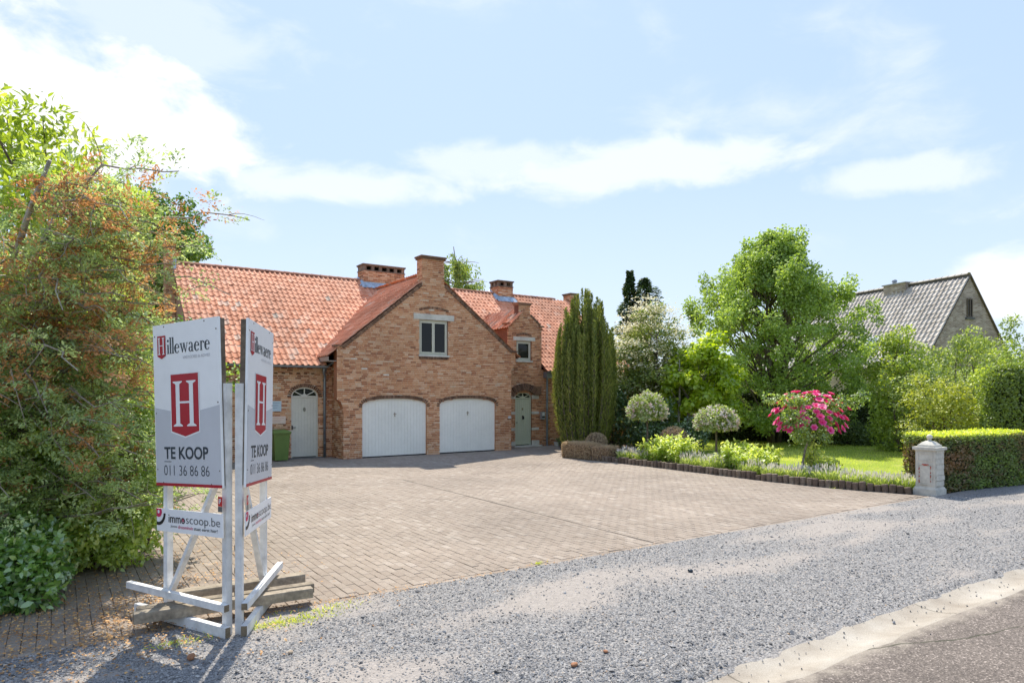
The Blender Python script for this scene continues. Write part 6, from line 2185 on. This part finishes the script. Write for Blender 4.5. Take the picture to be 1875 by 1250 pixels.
# verge boards, slit window, side window, skylight, chimney
g = Geo()
for sgn in (-1, 1):
    g.bar(up(NB - nd_ * .06, NZ - .05), up(NB + ne_ * sgn * NW * ov - nd_ * .06, NE - .30), .06, .10, (nd_[0], nd_[1], 0))
g.build('verge_trim', M['brown_batten'], nroof)
def nwin(c, uax, w_, h_, n_):
    fr = Geo()
    for (a, b, wx, hz_) in [(-w_ / 2, -h_ / 2, w_, .06), (-w_ / 2, h_ / 2 - .06, w_, .06), (-w_ / 2, -h_ / 2 + .06, .06, h_ - .12), (w_ / 2 - .06, -h_ / 2 + .06, .06, h_ - .12), (-.025, -h_ / 2 + .06, .05, h_ - .12)]:
        fr.frame(c + uax * a + UP * b + n_ * .01, uax * wx, UP * hz_, n_ * .05)
    o = fr.build('window', M['brown_batten'], nbr)
    p_ = Geo(); p_.frame(c - uax * w_ / 2 - UP * h_ / 2 + n_ * .012, uax * w_, UP * h_, n_ * .012); p_.build('pane', M['glass'], o)
    s_ = Geo(); s_.frame(c - uax * (w_ / 2 + .1) - UP * (h_ / 2 + .12) + n_ * .002, uax * (w_ + .2), UP * .11, n_ * .10); s_.build('sill', plain('blue_sill', (.12, .12, .12), .8), o)
nwin(up(NB + ne_ * .0, 6.95), ne_, .42, 1.05, -nd_)
nwin(up(A + nd_ * 2.3, 1.15), nd_, 1.1, 1.1, -ne_)
nwin(up(A + nd_ * 6.0, 1.25), nd_, 1.2, 1.2, -ne_)
q_ = .84; sv = unit(up(NB, NZ) - up(A, NE)); nrm_ = np.cross(sv, nd_); nrm_ = nrm_ if nrm_[2] > 0 else -nrm_
c_ = up(A + nd_ * 4.2 + ne_ * q_, NE + q_ * (NZ - NE) / NW) + nrm_ * .08
g = Geo(); g.frame(c_ - nd_ * .42 - sv * .5, nd_ * .84, sv * 1.0, nrm_ * .06)
sk = g.build('roof_window', plain('rooflight_frame', (.62, .62, .60), .5), nroof)
g = Geo(); g.frame(c_ - nd_ * .34 - sv * .42 + nrm_ * .061, nd_ * .68, sv * .84, nrm_ * .008)
mg, tg_ = new_mat('sky_glass'); tg_.n('ShaderNodeOutputMaterial', {0: tg_.n('ShaderNodeBsdfPrincipled', {'Base Color': (.25, .28, .30, 1), 'Roughness': .02, 'Specular IOR Level': 1.0})})
g.build('pane', mg, sk)
g = Geo()
c_ = NB + nd_ * 4.6
g.frame(up(c_ - nd_ * .8 - ne_ * .35, NZ - .6), nd_ * 1.6, ne_ * .7, UP * .69)
nch = g.build('chimney', nbm, nbr)
g = Geo(); g.frame(up(c_ - nd_ * .88 - ne_ * .43, NZ + .092), nd_ * 1.76, ne_ * .86, UP * .07); g.build('chimney_slab', plain('concrete_slab', (.38, .36, .33), .9), nch)
g = Geo(); g.lathe(up(c_ + nd_ * .3, NZ + .16), [(.12, 0), (.12, .16), (.17, .18), (.13, .28), (.02, .33)], 12); g.build('cowl', M['zinc'], nch)
# dark green fence post on the boundary
p = at(1622, 0, 30.0)
t_ = thing('fence_post', (p[0], p[1], 0), 'thin dark green fence post in front of the neighbour wall', 'post')
g = Geo(); g.tube([(p[0], p[1], 0), (p[0], p[1], 1.85)], .055, 10); g.build('post_tube', plain('post_green', (.02, .05, .035), .5), t_)
g = Geo(); g.lathe((p[0], p[1], 1.85), [(.06, 0), (.065, .03), (.03, .06), (.005, .065)], 10); g.build('post_cap', M['black'], t_)

# ================================================================== the overgrown corner on the left
# ---- dying cypress leaning over the drive
r = np.random.default_rng(301)
base = np.array([-.45, 9.9, 0.0])
t_ = thing('dying_cypress', base, 'big dying cypress with brown and blue-green sprays overhanging from the left', 'conifer')
gt_ = Geo(); gg = Geo(); gd = Geo(); gw = Geo()
stems = []
for k in range(4):
    top = base + np.array([r.normal(.1, .7), r.normal(-.1, .7), r.uniform(4.3, 5.2)])
    pts = bez(base + np.array([.12 * math.cos(k * 1.6), .12 * math.sin(k * 1.6), 0]), base + np.array([r.normal(0, .5), r.normal(0, .4), 2.4]), top, 10)
    gt_.tube(pts, np.linspace(.10, .02, 10), 7, r.random())
    stems.append(pts)
camdir = np.array([.46, -.9, 0])
def spray(c, d, dead, size, n):
    """flat fan of scale-leaved twiglets"""
    tone = np.clip(r.normal(.5, .22), 0, 1)
    D0 = d / np.linalg.norm(d)
    N0 = np.array([0, 0, 1.0]) + rdir(r, 1)[0] * .5
    S0 = np.cross(D0, N0); S0 /= np.linalg.norm(S0)
    t = r.random(n)
    side = r.normal(0, .33, n)
    P = c + D0 * (t * size)[:, None] + S0 * (side * size * (1 - .5 * t))[:, None] + r.normal(0, size * .10, (n, 3))
    D = D0 * .7 + S0 * (np.sign(side) * .7)[:, None] + rdir(r, n) * .55
    add_leaves(gd if dead else gg, P, D, N0 + rdir(r, n) * .6, r.uniform(.026, .058, n), .42, np.clip(tone + r.normal(0, .16, n), 0, 1), r)
nbr_ = 260
for i in range(nbr_):
    st = stems[i % 4]
    k = r.uniform(.12, 1.0)
    a0 = st[min(9, int(k * 9))]
    ang_ = -.62 + r.normal(0, .95)
    L_ = r.uniform(.8, 2.3) * (1.15 - .35 * k)
    end = a0 + np.array([math.cos(ang_) * L_, math.sin(ang_) * L_, r.normal(.05, .30) - .10 * L_])
    end[2] = max(end[2], 1.0)
    mid_ = (a0 + end) / 2 + np.array([0, 0, r.uniform(.05, .4)])
    pts = bez(a0, mid_, end, 9)
    pts[1:-1] += r.normal(0, .035, (7, 3))
    (gw if r.random() > .0 else gt_).tube(pts, np.linspace(.019, .005, 9), 5, r.random(), False)
    bd = r.random()
    for j in range(15):
        tt = r.uniform(.38, 1.0)
        c = pts[int(tt * 8)] + r.normal(0, .13, 3)
        dead = r.random() < (.58 if bd < .5 else .2) * (1.15 if c[2] > 2.2 else .35)
        spray(c, (end - a0) * .5 + rdir(r, 1)[0] * .6 * L_ + np.array([0, 0, .1]), dead, r.uniform(.13, .25), 40)
    for j in range(4):      # fine bare twigs
        s0 = pts[int(r.uniform(2, 8))]
        e0 = s0 + rdir(r, 1)[0] * r.uniform(.2, .5)
        gw.tube(bez(s0, (s0 + e0) / 2 + r.normal(0, .08, 3), e0, 5), np.linspace(.006, .002, 5), 3, r.random(), False)
gt_.build('trunk', M['bark_grey'], t_, True)
gw.build('branches', M['bark_grey'], t_, True, kind='stuff')
gg.build('green_sprays', LM('cypress_green', (.105, .155, .08), (.20, .26, .12), (.32, .37, .175), transl=.4, gloss=.04), t_)
gd.build('dead_sprays', LM('cypress_dead', (.19, .10, .045), (.33, .18, .082), (.43, .27, .145), transl=.4, gloss=.02, tr_gain=1.2, tr_tint=(1, .85, .6)), t_)

# ---- bright leaved tree behind it
p = CW(-8.5, 11.6)
brt = LM('elder', (.11, .15, .012), (.20, .25, .025), (.31, .33, .055), transl=.5, tr_gain=1.5)
tree('bright_leaved_tree', (p[0], p[1], 0), 'bright yellow-green leafy tree rising behind the dying cypress', 'tree', (p[0], p[1], 4.3), (2.0, 2.0, 2.9), 140, .42, 16000, .16, .34, brt, 311, .12, 3,
     shape='leaf', flat=.7, lump=.25, droop=-.25, inner=.35)
p = CW(-8.2, 13.8)
tree('bright_leaved_tree', (p[0], p[1], 0), 'second bright leafy shrub seen through the cypress near the sign', 'tree', (p[0], p[1], 1.8), (1.4, 1.4, 1.8), 70, .42, 9000, .13, .5, brt, 312, .07, 3, flat=.8, inner=.4)
# ---- climbing privet at the front
prv = LM('privet', (.10, .155, .025), (.20, .265, .05), (.34, .39, .10), transl=.42, gloss=.08)
for (rr_, Z, zc, rx, rz, lab, sd, nl) in [(-5.2, 8.3, 1.05, .85, 1.05, 'green privet shrub in front of the cypress beside the paving', 1, 14000), (-5.9, 8.0, 1.9, .8, 1.0, 'leafy green shrub mixed into the cypress at the left edge', 2, 9000),
                                          (-5.0, 9.2, 1.9, .7, .8, 'leafy shoots under the cypress nearest the sign', 3, 6500), (-6.1, 9.0, 3.1, .85, .9, 'leafy climber with bright green leaves high in the cypress', 5, 8000), (-4.95, 8.35, .5, .6, .52, 'low privet shoots on the edge of the paving left of the sign', 4, 6000)]:
    p = CW(rr_, Z)
    tree('privet_shrub', (p[0], p[1], 0), lab, 'shrub', (p[0], p[1], zc), (rx, rx, rz), 62, .26, nl, .072, .55, prv, 320 + sd, .03, 4, shape='leaf', flat=.85, lump=.25, group='leafy shrubs under the cypress', inner=.4)
cl = LM('cherry_laurel', (.035, .085, .016), (.08, .16, .03), (.19, .28, .055), transl=.3, gloss=.14, rough=.35)
for (rr_, Z, rx, rz, lab, sd) in [(-4.95, 6.75, .33, .34, 'glossy low laurel at the bottom left corner', 1), (-5.3, 7.2, .4, .48, 'glossy laurel just behind the corner one', 2)]:
    p = CW(rr_, Z)
    tree('laurel_shrub', (p[0], p[1], 0), lab, 'shrub', (p[0], p[1], rz), (rx, rx, rz), 30, .2, 2600, .095, .5, cl, 330 + sd, .025, 3, shape='leaf', flat=.85, group='glossy laurels at the corner', inner=.35)
# ---- spreading juniper beyond
jun = LM('juniper', (.05, .085, .015), (.12, .16, .03), (.26, .28, .05), transl=.3)
p = CW(-9.3, 17.2)
tree('spreading_juniper', (p[0], p[1], 0), 'low spreading juniper beside the paving behind the sign', 'shrub', (p[0], p[1], .95), (1.6, 1.6, 1.0), 70, .42, 13000, .10, .3, jun, 341, .06, 3, flat=.45, lump=.2, droop=.2)
p = CW(-11.2, 19.5)
tree('garden_shrub', (p[0], p[1], 0), 'tall green shrub behind the juniper at the left of the house', 'shrub', (p[0], p[1], 2.4), (2.2, 2.2, 2.4), 80, .5, 12000, .14, .6, LM('oak', (0, 0, 0), (0, 0, 0), (0, 0, 0)), 342, .1, 3, flat=.8)
p = CW(-15.0, 22)
tree('garden_shrub', (p[0], p[1], 0), 'tall dark shrub at the far left behind the cypress', 'shrub', (p[0], p[1], 2.9), (3.0, 3.0, 2.9), 90, .6, 11000, .17, .6, LM('oak', (0, 0, 0), (0, 0, 0), (0, 0, 0)), 343, .1, 3, flat=.8)

# ================================================================== fallen leaves, weeds, grass, distant trees
r = np.random.default_rng(401)
n = 5200
X = np.concatenate([r.normal(.2, .75, n // 2), r.normal(.9, .9, n - n // 2)]); Y = np.concatenate([r.normal(7.3, .7, n // 2), r.normal(8.6, 1.6, n - n // 2)])
ok = (X > -1.5) & (Y > 5.6) & (Y < 15) & (r.random(n) < np.clip(1.3 - .35 * np.hypot(X - .1, (Y - 7.4) * .6), .06, 1))
X, Y = X[ok], Y[ok]
n = len(X)
g = Geo()
add_leaves(g, np.stack([X, Y, np.full(n, .022) + .012 * r.random(n)], 1), np.stack([r.normal(size=n), r.normal(size=n), r.normal(0, .15, n)], 1), np.array([0, 0, 1.0]) + rdir(r, n) * .35, r.uniform(.018, .045, n), .5, r.random(n), r)
n = 900
X = r.uniform(1.6, 7.0, n); Y = 6.78 + r.normal(0, .07, n)
k = r.random(n) < np.exp(-(X - 1.6) / 2.2)
X, Y = X[k], Y[k]; n = len(X)
add_leaves(g, np.stack([X, Y, np.full(n, .024)], 1), rdir(r, n) * np.array([1, 1, .2]), np.array([0, 0, 1.0]) + rdir(r, n) * .4, r.uniform(.015, .035, n), .5, r.random(n), r)
lit = g.build('leaf_litter', leafmat('dry_leaf', [(0, (.15, .075, .03)), (.5, (.28, .15, .06)), (1, (.40, .25, .11))], transl=.15, gloss=.02))
tag(lit, kind='stuff')
wd = LM('weed', (.13, .18, .02), (.26, .30, .04), (.42, .40, .08), transl=.4)
for i, (x, y, w_, n, lab) in enumerate([(545, 1138, .22, 260, 'patch of small green weeds on gravel right of the sign foot'), (600, 1118, .20, 170, 'dry yellow weeds at the paving edge right of the sign'), (492, 1146, .12, 120, 'small green weed beside the right foot rail of the sign'),
                                        (325, 1180, .12, 110, 'pale little weed in front of the left foot rail of the sign'), (985, 1034, .04, 40, 'single small weed on the paving edge in the middle'), (1540, 893, .2, 200, 'dry grass at the foot of the log edging')]):
    p = gp(x, y)
    r = np.random.default_rng(420 + i)
    g = Geo()
    P = np.stack([p[0] + r.normal(0, w_, n), p[1] + r.normal(0, w_ * .35, n), np.full(n, .012)], 1)
    add_leaves(g, P, np.array([0, 0, .8]) + rdir(r, n), rdir(r, n), r.uniform(.02, .05, n), .22, np.clip(r.normal(.55, .25, n), 0, 1), r)
    o = g.build('weed_patch', wd)
    tag(o, kind='stuff')
# lawn blades
r = np.random.default_rng(431)
n = 60000
X = r.uniform(15.95, 30, n); Y = r.uniform(7.6, 24, n)
ok = (X * .7 + Y * .5 < 32.0) & ~((Y > 17.3) & (X < 20.5))
X, Y = X[ok], Y[ok]; n = len(X)
g = Geo()
add_leaves(g, np.stack([X, Y, np.full(n, .02)], 1), np.array([0, 0, 1.0]) + rdir(r, n) * .6, rdir(r, n), r.uniform(.05, .10, n), .14, np.clip(fnoise(X * .5, Y * .5, 9) + r.normal(0, .2, n), 0, 1), r, 'blade')
tag(g.build('grass', LM('grass_blade', (.17, .24, .02), (.30, .35, .04), (.44, .42, .11), transl=.4)), kind='stuff')
# trees all round in the distance
r = np.random.default_rng(441)
g = Geo()
C, R_ = [], []
for k in range(330):
    if k < 230:
        a = r.uniform(-1.25, 1.95); d = r.uniform(75, 110)
        c = np.array([math.sin(a) * d, math.cos(a) * d, r.uniform(.8, 5.2)])
    else:
        c = np.array([r.uniform(-45, 60), r.uniform(-48, -28), r.uniform(.8, 6)])
    C.append(c); R_.append(r.uniform(2.0, 3.4))
clump_leaves(g, C, R_, 170, .75, .7, r, 'diamond', .85, .5, .2, .5)
tag(g.build('distant_trees', LM('far_leaf', (.05, .08, .02), (.09, .13, .03), (.17, .21, .06), transl=.3)), kind='stuff')
